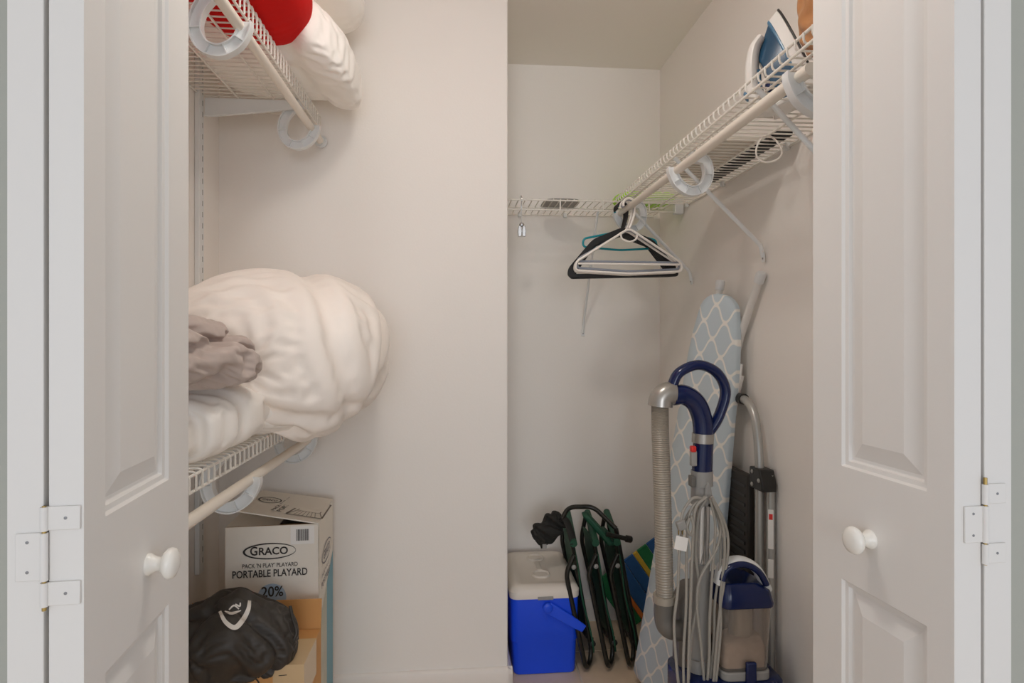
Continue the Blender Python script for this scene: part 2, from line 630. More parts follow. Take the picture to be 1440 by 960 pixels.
# bifold doors
def bifold(name, corner, phi, L, t, side):
    # corner: near corner of the visible face; phi: direction of the leaf going deeper; side: -1 left stack, +1 right stack
    ph = math.radians(phi)
    d = Vector((math.sin(ph), math.cos(ph), 0))
    out = Vector((math.cos(ph), -math.sin(ph), 0)) * side      # away from the opening
    root = thing(name, (corner[0], corner[1], 0), kind=ST)
    Z0, Z1 = .012, 2.405
    a0, a1 = .15 * L, .745 * L
    panels = [(.13, .884), (1.054, 2.27)]
    base = Vector((corner[0], corner[1], 0))

    def leaf(off, flip):
        f0 = base + out * off
        nrm = -out if not flip else out
        mb = MB()

        def P(s, z, h):
            return f0 + d * s + nrm * h + Vector((0, 0, z))
        xs = [0, a0, a1, L]
        zs = [Z0, panels[0][0], panels[0][1], panels[1][0], panels[1][1], Z1]
        for i in range(3):
            for j in range(5):
                if i == 1 and j in (1, 3):
                    rings = [(0, 0), (.003, -.004), (.009, -.005), (.011, -.010), (.016, -.010), (.040, -.0025), (.043, -.0025)]
                    prev = None
                    for ins, h in rings:
                        cur = [P(a0 + ins, zs[j] + ins, h), P(a1 - ins, zs[j] + ins, h), P(a1 - ins, zs[j + 1] - ins, h), P(a0 + ins, zs[j + 1] - ins, h)]
                        if prev:
                            for k in range(4):
                                mb.add([prev[k], prev[(k + 1) % 4], cur[(k + 1) % 4], cur[k]], [(0, 1, 2, 3)])
                        prev = cur
                    mb.add(prev, [(0, 1, 2, 3)])
                else:
                    mb.add([P(xs[i], zs[j], 0), P(xs[i + 1], zs[j], 0), P(xs[i + 1], zs[j + 1], 0), P(xs[i], zs[j + 1], 0)], [(0, 1, 2, 3)])
        q = [P(0, Z0, 0), P(L, Z0, 0), P(L, Z1, 0), P(0, Z1, 0), P(0, Z0, -t), P(L, Z0, -t), P(L, Z1, -t), P(0, Z1, -t)]
        mb.add(q, [(4, 5, 6, 7), (0, 1, 5, 4), (1, 2, 6, 5), (2, 3, 7, 6), (3, 0, 4, 7)])
        bmw = mb
        me = bmw.mesh('leaf', 'door', smooth=False)
        bm = bmesh.new()
        bm.from_mesh(me)
        bmesh.ops.remove_doubles(bm, verts=bm.verts, dist=1e-5)
        bmesh.ops.recalc_face_normals(bm, faces=bm.faces)
        bm.to_mesh(me)
        bm.free()
        o = bpy.data.objects.new('leaf', me)
        link(o, root)
        md = o.modifiers.new('bevel', 'BEVEL')
        md.width = .0012
        md.segments = 2
        md.limit_method = 'ANGLE'
        md.angle_limit = math.radians(60)
        return o
    gap = .0045
    lb = leaf(0, False)
    la = leaf(2 * t + gap, True)
    # knob on the visible leaf
    kc = base + d * (.52 * L) + Vector((0, 0, .962))
    prof = [(.0135, -.001), (.0135, .003), (.011, .006), (.0085, .012), (.009, .016), (.014, .019), (.0185, .023), (.0195, .027), (.0175, .0315), (.011, .0345), (.003, .0355)]
    MB().lathe(prof, 28, kc, -out).build('knob', 'knob', lb, angle=60)
    # hinge on the two edges
    hz = 1.0
    hinge = thing('hinge', (corner[0], corner[1], 0))
    hinge.parent = root
    hinge.matrix_parent_inverse = wm(root).inverted()
    mid = base + out * (t + gap / 2)
    fr = -d
    th = Vector((0, 0, 1))
    if side < 0:
        spec = [(-1, 1.005, 1.053, .025), (1, 1.055, 1.079, .031), (1, .979, 1.003, .031)]
    else:
        spec = [(-1, 1.002, 1.046, .026), (1, 1.048, 1.072, .028), (1, .976, 1.0, .028)]
    for sd, z0, z1, w in spec:
        # sd -1 for the single plate, 1 for the pair
        wards = (out if sd < 0 else -out) if side < 0 else (-out if sd < 0 else out)
        c = mid + wards * (w / 2 + .0015) + fr * .0015 + th * ((z0 + z1) / 2)
        pl = MB().obox(c, wards * (w / 2), fr * .0012, th * ((z1 - z0) / 2)).build('hinge_plate', 'door', hinge, bevel=.0008)
        MB().tube([mid + fr * .003 + th * z0, mid + fr * .003 + th * z1], .0036, 10).build('knuckle', 'door', hinge)
        zsr = [(z0 + z1) / 2] if sd > 0 else [z0 + .009, z1 - .009]
        for zz in zsr:
            p = mid + wards * (w * .62) + fr * .0026 + th * zz
            MB().lathe([(.0016, 0), (.0016, .0005), (.0006, .0006)], 10, p, fr).build('screw', 'screw', hinge)
    MB().tube([mid + fr * .003 + th * .975, mid + fr * .003 + th * 1.08], .0021, 8).build('hinge_pin', 'brass', hinge)
    return root


def door_corner(px, d):
    x = (px - 720) / 850 * d
    return (x * _c + d * _s, d * _c - x * _s)


bifold('door_1', door_corner(118, .615), -4.3, .291, .0325, -1)
bifold('door_2', door_corner(1342, .725), -4.0, .261, .0375, 1)


# closet ceiling lamp (above the frame)
LC = (.02, 1.06, ZC)
lt = thing('ceiling_lamp', LC, 'round white flush ceiling lamp lighting the closet', 'lamp')
MB().lathe([(.13, 0), (.13, -.018), (.118, -.022)], 32, LC).build('base', 'hook', lt)
MB().lathe([(.112, -.022), (.116, -.04), (.106, -.058), (.085, -.072), (.05, -.082), (.015, -.086)], 32, LC).build('glass_dome', 'lamp', lt, angle=80)


# ------------------------------------------------------------------ wire shelves
def sweep_rect(path, nrm, w0, w1, x0, x1):
    # strip along a (y, z) path, between radial offsets w0..w1 and x0..x1
    mb = MB()
    V, Fc = [], []
    for (y, z), (ny, nz) in zip(path, nrm):
        V += [(x0, y + ny * w0, z + nz * w0), (x1, y + ny * w0, z + nz * w0), (x1, y + ny * w1, z + nz * w1), (x0, y + ny * w1, z + nz * w1)]
    n = len(path)
    for i in range(n - 1):
        for k in range(4):
            k2 = (k + 1) % 4
            Fc.append((i * 4 + k, i * 4 + k2, i * 4 + 4 + k2, i * 4 + 4 + k))
    Fc += [(3, 2, 1, 0), tuple((n - 1) * 4 + k for k in range(4))]
    return mb.add(V, Fc)


def rod_holder(x, D, zr, shelf, rr):
    pts = [(D + rr * 1.25, zr + .008, 0), (D + rr * 1.1, zr - .010, 0), (D - .004, zr - .040, 0), (D - .038, zr - .058, 0), (D - .073, zr - .046, 0),
           (D - .088, zr - .010, 0), (D - .080, zr + .028, 0), (D - .058, zr * .35, 0), (D - .035, -.006, 0)]
    sp = spline(pts, 6)
    path = [(p.x, p.y) for p in sp]
    nr = []
    for i in range(len(path)):
        a, b = path[max(0, i - 1)], path[min(len(path) - 1, i + 1)]
        ty, tz = b[0] - a[0], b[1] - a[1]
        l = math.hypot(ty, tz)
        nr.append((-tz / l, ty / l))
    W = .012
    holder = sweep_rect(path, nr, -W, W, x - .0015, x + .0015).build('rod_holder', 'hook', shelf, local=True, angle=50)
    sweep_rect(path, nr, -W - .0015, -W + .0015, x - .010, x + .010).build('rim', 'hook', holder, local=True, angle=50)
    sweep_rect(path, nr, W - .0015, W + .0015, x - .010, x + .010).build('rim', 'hook', holder, local=True, angle=50)
    for k in (10, 16, 22, 30):
        (y, z), (ny, nz) = path[k], nr[k]
        MB().obox((x, y, z), (.009, 0, 0), (0, ny * W, nz * W), (0, -nz * .001, ny * .001)).build('rib', 'hook', holder, local=True)
    return holder


def wire_shelf(name, loc, rot, L, D, lip, zr, rod, holders, braces, label, rr=.0118, clips=(), mids=(.36, .7), rungs=True):
    sh = thing(name, loc, label, 'shelf', rot=(0, 0, math.radians(rot)))
    w = None
    n = int(L / .0272)
    sg = 1 if lip > 0 else -1
    p = [(0, 0, 0), (0, D - .007, 0), (0, D - .002, -.002 * sg), (0, D, -.007 * sg), (0, D, -lip)]
    if not rungs:
        p = p[:3]
    for i in range(n + 1):
        if w is None:
            w = MB().tube(p, .0023, 6).build('wire', 'wire', sh, local=True)
            o = w
        else:
            o = copy_part(w, sh)
        o.location = (.006 + i * .0272, 0, 0)
    for y, z in [(0, -.0045), (D - .0035, -.0055), (D - .0035, -lip)] + [(D * q, -.0045) for q in mids]:
        MB().tube([(0, y, z), (L, y, z)], .003, 8).build('rail', 'wire', sh, local=True)
    if rod:
        MB().tube([(rod[0], D, zr), (rod[1], D, zr)], rr, 20).build('hanging_rod', 'rod', sh, local=True)
        for x in holders:
            rod_holder(x, D, zr, sh, rr)
    for x, drop in braces:
        b = MB().tube(fillet([(x, D - .006, -max(lip, .004) + .004), (x, .012, drop), (x, .004, drop - .035)], .006), .0065, 10, flat=.75).build('brace', 'hook', sh, local=True)
        MB().obox((x, .0035, drop - .035), (.0075, 0, 0), (0, .002, 0), (0, 0, .014)).build('foot', 'hook', b, local=True, bevel=.0015)
        MB().lathe([(.003, 0), (.003, .001), (.001, .002)], 10, (x, .0055, drop - .038), (0, 1, 0)).build('screw', 'screw', b, local=True)
    for x in clips:
        MB().obox((x, .004, -.004), (.008, 0, 0), (0, .007, 0), (0, 0, .011)).build('wall_clip', 'hook', sh, local=True, bevel=.003)
    return sh


right_shelf = wire_shelf('wire_shelf', (XR - .004, .99, 1.770), 90, 1.33, .281, -.019, -.055, (.01, 1.29), (.045, .655, 1.255), [(.22, -.263), (.706, -.254), (1.254, -.272)],
                         'long white wire shelf with hanging rod along the right closet wall', clips=(.12, .58, .98, 1.3), mids=(.36, .88))
back_shelf = wire_shelf('wire_shelf', (XR - .03, YB - .003, 1.786), 180, .68, .297, .043, 0, None, (), [(.32, -.485)],
                        'short white wire shelf with end bracket on the back closet wall', clips=(.1, .4, .6), mids=(.5,), rungs=False)
for x_ in (.005, .115, .30, .47, .62):
    MB().tube([(x_, .2935, -.004), (x_, .2935, -.043)], .003, 6).build('strut', 'wire', back_shelf, local=True)
mb = MB().box(-.024, .272, -.05, .012, .302, .008)
mb.build('end_bracket', 'hook', back_shelf, local=True, bevel=.003)
upper_shelf = wire_shelf('wire_shelf', (XL + .006, YM - .008, 2.004), -90, 1.12, .332, .048, -.090, (0.0, 1.1), (.14, .775), [],
                         'upper white wire shelf with hanging rod on the left closet wall', mids=(.33, .66))
lower_shelf = wire_shelf('wire_shelf', (XL + .006, YM - .008, 1.008), -90, 1.12, .332, .034, -.080, (0.0, 1.1), (.18, .715), [],
                         'lower white wire shelf with hanging rod on the left closet wall', mids=(.33, .66))
MB().lathe([(.021, 0), (.021, .004), (.016, .006), (.016, .016)], 20, (.0, .332, -.090), (1, 0, 0)).build('rod_cup', 'hook', upper_shelf, local=True)
# sheet brackets that carry the left shelves
for sh, ztop in ((upper_shelf, 2.004), (lower_shelf, 1.008)):
    b = MB().prism([(0, -.010), (0, -.064), (.02, -.064), (.312, -.030), (.312, -.010)], (.150, 0.012, 0), (0, 1, 0), (0, 0, 1), (.004, 0, 0)).build('bracket', 'hook', sh, local=True, bevel=.001)
    MB().prism([(0, -.064), (0, -.068), (.02, -.068), (.312, -.034), (.312, -.030), (.02, -.064)], (.146, 0.012, 0), (0, 1, 0), (0, 0, 1), (.012, 0, 0)).build('flange', 'hook', b, local=True)
# slotted wall track
tr = thing('wall_track', (XL, 1.945, .52), 'white slotted shelf track screwed upright on the left closet wall', 'track')
MB().box(XL + .0005, 1.928, .52, XL + .015, 1.962, 2.30).build('channel', 'hook', tr, bevel=.0015)
sl = None
for i in range(50):
    z = .55 + i * .0345
    if sl is None:
        sl = MB().box(XL + .0148, 1.949, 0, XL + .0155, 1.953, .016).build('slot', 'vac_grey', tr, smooth=False)
        o = sl
    else:
        o = copy_part(sl, tr)
    o.location.z = z

# ------------------------------------------------------------------ bedding on the left shelves
A = superq(60, 44, .345, .295, .225, .80, .82)
A = rotz(A, 90)
A[..., 2] += .015 * np.sin(A[..., 1] * 9 + 1)
A = groove(A, (.25, -.3, 1), -.075, .035, .022, (-.4, -.5, -.4), (.12, .1, .4))
A = groove(A, (1, .35, .25), .12, .016, .03)
A = groove(A, (.5, -.5, .75), .10, .014, .022)
A = groove(A, (.9, .6, -.35), .20, .012, .02)
A = crumple(A, 1.03, 160, bend=.4, attract=.012, amp=.010, seed=4, inner=.02, freq=9, gv=1.06)
A = crumple(upsample(A), 1.022, 120, bend=.35, attract=.02, amp=.004, seed=5, inner=.01, freq=26, gv=1.04)
A += np.array([-.505, 1.762, 1.195])
flo = 1.016 - np.clip((A[..., 0] + .45) / .07, 0, 1) * .06
A[..., 2] = np.maximum(A[..., 2], flo)
A[..., 0] = np.clip(A[..., 0], XL + .02, None)
A[..., 1] = np.clip(A[..., 1], None, YM - .012)
MB().grid(A).build('duvet', 'white_cloth', angle=180, sub=1, label='big puffy white duvet heaped on the lower left wire shelf', cat='duvet')

A = superq(48, 36, .17, .12, .060, .75, .8)
A = crumple(A, 1.10, 140, bend=.3, attract=.02, amp=.006, seed=9, inner=.012, freq=20, gv=1.02)
A = crumple(upsample(A), 1.05, 100, bend=.25, attract=.02, amp=.002, seed=10, inner=.008, freq=50, gv=1.01)
A = rotz(A, 60) + np.array([-.485, 1.60, 1.072])
A[..., 2] = np.maximum(A[..., 2], 1.013)
MB().grid(A).build('folded_blanket', 'white_cloth2', angle=180, sub=1, label='folded white blanket tucked between the big duvet and the front pillow', cat='blanket')

A = superq(50, 44, .285, .155, .066, .7, .62)
A = groove(A, (1, .25, 0), -.12, .022, .018)
A = groove(A, (1, -.2, 0), -.20, .022, .015)
A = crumple(A, 1.03, 160, bend=.3, attract=.02, amp=.006, seed=12, inner=.012, freq=16, gv=1.09)
A = crumple(upsample(A), 1.02, 100, bend=.3, attract=.02, amp=.003, seed=13, inner=.008, freq=40, gv=1.045)
A = rotz(A, 92)
A[..., 2] += -.10 * np.clip(-A[..., 1] - .1, 0, None)
A += np.array([-.595, 1.365, 1.079])
A[..., 2] = np.maximum(A[..., 2], 1.013)
MB().grid(A).build('pillow', 'white_cloth2', angle=180, sub=1, label='white pillow at the front of the lower left shelf under the taupe sheet', cat='pillow')

A = superq(40, 30, .20, .155, .058, .8, .8)
A = groove(A, (.2, .3, 1), .012, .022, .010)
A = groove(A, (-.3, .4, 1), -.022, .018, .009)
A = crumple(A, 1.12, 160, bend=.15, attract=.010, amp=.014, seed=21, inner=.03, freq=16, gv=1.10)
A = crumple(upsample(A), 1.16, 160, bend=.08, attract=.012, amp=.006, seed=22, inner=.02, freq=34, gv=1.03)
A = crumple(upsample(A), 1.06, 90, bend=.06, attract=.02, amp=.002, seed=23, inner=.008, freq=90, gv=1.08)
A = rotz(A, 70)
A[..., 2] += -.25 * np.clip(A[..., 0] - .03, 0, None)
A += np.array([-.585, 1.215, 1.232])
MB().grid(A).build('bed_sheet', 'grey_cloth', angle=180, sub=1, label='crumpled taupe grey bed sheet lying on the white pillow', cat='sheet')

A = superq(60, 60, .33, .15, .115, .6, .85)
A = crumple(A, 1.0, 120, bend=.2, attract=.03, amp=.003, seed=31, inner=.012, freq=30, gv=1.05)
A = rotz(A, 90) + np.array([-.520, 1.41, 2.125])
A[..., 2] = np.maximum(A[..., 2], 2.008)
MB().grid(A).build('red_blanket', 'red_cloth', angle=180, sub=2, label='rolled bright red blanket on the upper left wire shelf', cat='blanket')

A = superq(50, 44, .25, .225, .10, .7, .60)
A = groove(A, (.1, 1, 0), -.09, .014, .014)
A = groove(A, (-.35, 1, .2), -.03, .012, .012)
A = crumple(A, 1.02, 160, bend=.35, attract=.02, amp=.008, seed=41, inner=.015, freq=14, gv=1.07)
A = crumple(upsample(A), 1.01, 100, bend=.3, attract=.02, amp=.003, seed=42, inner=.008, freq=35, gv=1.03)
A = rotz(A, 90)
A[..., 2] += -.9 * np.clip(A[..., 0] - .08, 0, None) * .62
A += np.array([-.530, 1.86, 2.115])
over = A[..., 0] > -.46
A[..., 2] = np.where(over, np.maximum(A[..., 2], 1.94), np.maximum(A[..., 2], 2.008))
A[..., 1] = np.clip(A[..., 1], None, YM - .01)
MB().grid(A).build('pillow', 'white_cloth2', angle=180, sub=1, label='white pillow slumping over the edge of the upper left shelf', cat='pillow')
A = superq(44, 36, .20, .20, .07, .7, .6)
A = crumple(A, 1.02, 120, bend=.35, attract=.02, amp=.006, seed=47, inner=.012, freq=14, gv=1.06)
A = rotz(roty(A, 4), 80) + np.array([-.50, 1.86, 2.290])
A[..., 1] = np.clip(A[..., 1], None, YM - .01)
MB().grid(A).build('pillow', 'white_cloth2', angle=180, sub=2, label='topmost white pillow on the upper left shelf at the photo edge', cat='pillow')

# ------------------------------------------------------------------ playard carton
gx = thing('playard_carton', (-.535, 1.92, 0), 'tall white printed playard carton with raised top flap beside the middle wall', 'box')
rz = math.radians(3.0)
gr_, gb_ = Vector((math.cos(rz), math.sin(rz), 0)), Vector((-math.sin(rz), math.cos(rz), 0))
g0 = Vector((-.663, 1.785, 0))
GW, GD, GH = .259, .262, .706
UP = Vector((0, 0, 1))


def G(a, b, z):
    return g0 + gr_ * a + gb_ * b + UP * z


def panel(mb, p, q, t, h0, h1):          # upright board between two floor points
    n = (q - p).cross(UP).normalized() * t
    mb.hexa([p + UP * h0, q + UP * h0, q - n + UP * h0, p - n + UP * h0, p + UP * h1, q + UP * h1, q - n + UP * h1, p - n + UP * h1])


for nm, p, q in (('front_panel', (0, 0), (GW, 0)), ('right_panel', (GW, 0), (GW, GD)), ('back_panel', (GW, GD), (0, GD)), ('left_panel', (0, GD), (0, 0))):
    mb = MB()
    panel(mb, G(*p, 0), G(*q, 0), .004, .0, GH)
    mb.build(nm, 'carton', gx, bevel=.0015)
MB().hexa([G(.004, .004, .002), G(GW - .004, .004, .002), G(GW - .004, GD - .004, .002), G(.004, GD - .004, .002), G(.004, .004, .008), G(GW - .004, .004, .008), G(GW - .004, GD - .004, .008), G(.004, GD - .004, .008)]).build('bottom', 'carton_in', gx)


def flap(name, pts, t, m, bev=.001):
    p = [Vector(q) for q in pts]
    n = (p[1] - p[0]).cross(p[2] - p[0]).normalized() * t
    if n.z > 0:
        n = -n
    return MB().hexa([q + n for q in p] + p).build(name, m, gx, bevel=bev)


flap('top_flap', [G(0, 0.0, GH), G(GW * .55, 0.0, GH - .004), G(GW * .55, GD, GH - .006), G(0, GD, GH)], .004, 'carton')
tf = flap('top_flap', [G(.012, -.002, GH + .052), G(GW, -.002, GH + .003), G(GW, GD, GH + .003), G(.035, GD, GH + .040)], .004, 'carton')
flap('front_flap', [G(.004, .003, GH + .001), G(GW - .004, .003, GH + .001), G(GW - .01, .12, GH - .03), G(.01, .12, GH - .03)], .004, 'carton_in')
fn = -.0008
fc = lambda a, z: G(a, fn, z)
decal_ring(fc(.122, .634), gr_, UP, .073, .0235, .0035, 'ink', gx, 'oval_logo', shift=.0026)
text('G', fc(.122 - .043, .636), gr_, UP, .020, .026, 'ink', gx, bold=.02, off=.001)
text('RACO', fc(.122 + .011, .6345), gr_, UP, .080, .022, 'ink', gx, bold=.022, off=.001)
text("PACK 'N PLAY' PLAYARD", fc(.124, .594), gr_, UP, .152, .0125, 'ink', gx, bold=.004, off=.001)
text('PORTABLE PLAYARD', fc(.124, .571), gr_, UP, .206, .0215, 'ink', gx, bold=.014, off=.001)
decal_poly([G(.128 + .040 * math.cos(a), -.0005, .500 + .040 * math.sin(a)) for a in [2 * PI * i / 40 for i in range(40)]], 'sky_print', gx, 'round_badge')
text('20%', fc(.130, .518), gr_, UP, .060, .030, 'ink', gx, bold=.012, off=.0012)
decal_poly([G(a, -.0006, z) for a, z in ((.180, .650), (.246, .650), (.246, .702), (.180, .702))], 'label_white', gx, 'barcode_sticker')
random.seed(3)
xx = .196
bars = MB()
while xx < .230:
    wd = random.choice((.0007, .0012, .002))
    bars.add([G(a, -.0012, z) for a, z in ((xx, .660), (xx + wd, .660), (xx + wd, .693), (xx, .693))], [(0, 1, 2, 3)])
    xx += wd + random.choice((.0009, .0014))
bars.build('barcode', 'ink', gx, smooth=False, kind='stuff')
# right side prints
sr = lambda b, z, o=.0008: G(GW + o, b, z)
decal_ring(sr(.13, .585), gb_, UP, .085, .030, .004, 'ink_grey', gx, 'oval_logo', shift=.002)
text('GRACO', sr(.13, .586), gb_, UP, .115, .026, 'ink_grey', gx, bold=.02)
text("PACK 'N PLAY", sr(.11, .535), gb_, UP, .13, .012, 'ink_grey', gx)
text('PORTABLE', sr(.115, .508), gb_, UP, .15, .018, 'ink_grey', gx, bold=.01)
decal_poly([sr(.006, .10), sr(.135, .10), sr(.135, .478), sr(.006, .41)], 'photo_print', gx, 'side_picture')
decal_poly([sr(.135, .0), sr(GD - .004, .0), sr(GD - .004, .54), sr(.135, .478)], 'teal_print', gx, 'side_picture')
# lid prints: follow the raised flap
fl0, flr, flb = G(.024, 0, GH + .0495), (G(GW, 0, GH + .003) - G(.012, 0, GH + .052)).normalized(), (G(.035, GD, GH + .040) - G(.012, 0, GH + .052)).normalized()
fln = flr.cross(flb).normalized()
pf = lambda a, b: fl0 + flr * a + flb * b + fln * .002
decal_ring(pf(.050, .15), flr, flb, .034, .034, .004, 'ink', gx, 'oval_logo', off=.0014)
text('GRACO', pf(.050, .15), flr, flb, .044, .018, 'ink', gx, bold=.01, off=.0014)
text("PACK 'N PLAY", pf(.092, .13), flb, -flr, .17, .011, 'ink', gx, off=-.0014 + .0028)
text('PORTABLE', pf(.110, .125), flb, -flr, .16, .014, 'ink', gx, off=.0014)
ln = MB()


def fline(a, b, w=.0012):
    p, q = pf(*a), pf(*b)
    t = (q - p).normalized().cross(fln) * w
    ln.add([p + t + fln * .001, q + t + fln * .001, q - t + fln * .001, p - t + fln * .001], [(0, 1, 2, 3)])


cr = [(.135, .035), (.238, .035), (.225, .20), (.150, .20)]
ci = [(.152, .085), (.220, .085), (.212, .175), (.163, .175)]
for i in range(4):
    fline(cr[i], cr[(i + 1) % 4], .0025)
    fline(ci[i], ci[(i + 1) % 4])
    fline(cr[i], ci[i])
for i in range(6):
    fline((.155 + i * .0125, .037), (.163 + i * .0085, .086), .0008)
ln.build('playard_drawing', 'ink_line', gx, smooth=False, kind='stuff')

# ------------------------------------------------------------------ brown carton and bag
bx = thing('brown_carton', (-.56, 1.62, 0), 'brown cardboard carton with one flap standing up in front of the white carton', 'box')
B0, B1 = (-.735, 1.545), (-.384, 1.735)
BH = .43
MB().box(B0[0], B0[1], 0, B1[0], B0[1] + .004, BH).build('front_panel', 'kraft', bx, bevel=.001)
MB().box(B0[0], B1[1] - .004, 0, B1[0], B1[1], BH).build('back_panel', 'kraft', bx, bevel=.001)
MB().box(B0[0], B0[1] + .004, 0, B0[0] + .004, B1[1] - .004, BH).build('left_panel', 'kraft', bx, bevel=.001)
MB().box(B1[0] - .004, B0[1] + .004, 0, B1[0], B1[1] - .004, BH).build('right_panel', 'kraft', bx, bevel=.001)
MB().box(B0[0], B0[1], BH, B1[0], B1[1] - .006, BH + .004).build('top_flap', 'kraft', bx, bevel=.001)
MB().hexa([(B0[0], 1.731, BH), (B1[0], 1.731, BH), (B1[0], 1.735, BH), (B0[0], 1.735, BH), (B0[0], 1.742, BH + .082), (B1[0], 1.742, BH + .082), (B1[0], 1.746, BH + .082), (B0[0], 1.746, BH + .082)]).build('standing_flap', 'kraft', bx, bevel=.001)
MB().box(B1[0] - .075, B0[1] - .0006, BH - .09, B1[0] + .0006, B0[1] + .13, BH + .0046).build('tape', 'tape', bx, smooth=False)
for x_ in (-.655, -.628):
    decal_poly([(x_ + .010 * math.cos(a), B0[1] - .0008, BH - .042 + .012 * math.sin(a)) for a in [2 * PI * i / 20 for i in range(20)]], 'ink', bx, 'print_mark')
decal_ring((-.53, B0[1], BH - .04), (1, 0, 0), UP, .04, .025, .004, 'ink', bx, 'print_mark')
decal_poly([(-.445, B0[1] - .0008, BH - .022), (-.425, B0[1] - .0008, BH - .021), (-.425, B0[1] - .0008, BH - .019), (-.445, B0[1] - .0008, BH - .020)], 'ink', bx, 'print_mark')

A = superq(60, 50, .165, .10, .075, .7, .75)
A[..., 2] += .030 * np.exp(-((A[..., 0] - .01) / .06) ** 2) * (A[..., 2] > 0) - .18 * np.clip(A[..., 0] - .03, 0, None)
A = groove(A, (.25, .9, -.4), -.035, .016, .010)
A = groove(A, (.5, -.5, 1), .045, .010, .008)
A = groove(A, (1, .3, .3), -.09, .014, .010)
A = crumple(A, 1.07, 160, bend=.3, attract=.012, amp=.010, seed=52, inner=.022, freq=12, gv=1.07)
A = crumple(upsample(A), 1.04, 120, bend=.25, attract=.02, amp=.003, seed=53, inner=.01, freq=40, gv=1.04)
A = rotz(rotx(A, 24), 10) + np.array([-.575, 1.570, .490])
A[..., 2] = np.where((A[..., 1] > 1.54), np.maximum(A[..., 2], BH + .006), np.maximum(A[..., 2], BH - .04))
A[..., 1] = np.where(A[..., 2] < BH + .004, np.minimum(A[..., 1], B0[1] - .004), A[..., 1])
A[..., 1] = np.minimum(A[..., 1], 1.728)
bgm = MB().grid(A)
bag = thing('carry_bag', (-.575, 1.585, BH), 'black nylon carry bag with white oval logo slumped on the brown carton', 'bag')
body = bgm.build('bag_body', 'bag', bag, angle=180, sub=1)
bvh = BVHTree.FromPolygons([Vector(v) for v in bgm.v], bgm.f)


def stick(px, py):
    r = ray(px, py).normalized()
    h = bvh.ray_cast(Vector((0, 0, EYE)), r)
    return (h[0] - r * .0045) if h[0] is not None else None


def bag_band(pts, w, name='logo_print'):
    P2 = spline([(a, b, 0) for a, b in pts], 6)
    mb = MB()
    V = []
    for i, p in enumerate(P2):
        a, b = P2[max(0, i - 1)], P2[min(len(P2) - 1, i + 1)]
        t = (b - a).normalized()
        n = Vector((-t.y, t.x, 0))
        ww = w[0] + (w[1] - w[0]) * math.sin(PI * i / (len(P2) - 1))
        V.append([stick(p.x + n.x * ww * k, p.y + n.y * ww * k) for k in (-1, -.33, .33, 1)])
    V = [v for v in V if all(q is not None for q in v)]
    for a, b in zip(V, V[1:]):
        for k in range(3):
            mb.add([a[k], a[k + 1], b[k + 1], b[k]], [(0, 1, 2, 3)])
    if mb.v:
        mb.build(name, 'logo', bag, angle=180)


LGX, LGY = 0, 6
bag_band([(309 + LGX, 853 + LGY), (317 + LGX, 868 + LGY), (330 + LGX, 876 + LGY), (341 + LGX, 866 + LGY), (349 + LGX, 851 + LGY), (351 + LGX, 838 + LGY)], (2.2, 3.6))
bag_band([(316 + LGX, 853 + LGY), (326 + LGX, 856 + LGY), (339 + LGX, 852 + LGY)], (.6, 2.0))
bag_band([(322 + LGX, 851 + LGY), (329 + LGX, 845 + LGY), (336 + LGX, 850 + LGY)], (.9, 1.2))
bag_band([(331 + LGX, 843 + LGY), (337 + LGX, 846 + LGY), (338 + LGX, 841 + LGY)], (.9, 1.2))
MB().tube(spline([at(408, 852, 1.60), at(412, 870, 1.585), at(417, 888, 1.57), at(413, 900, 1.565)], 6), .0045, 8).build('drawstring', 'bag', bag)


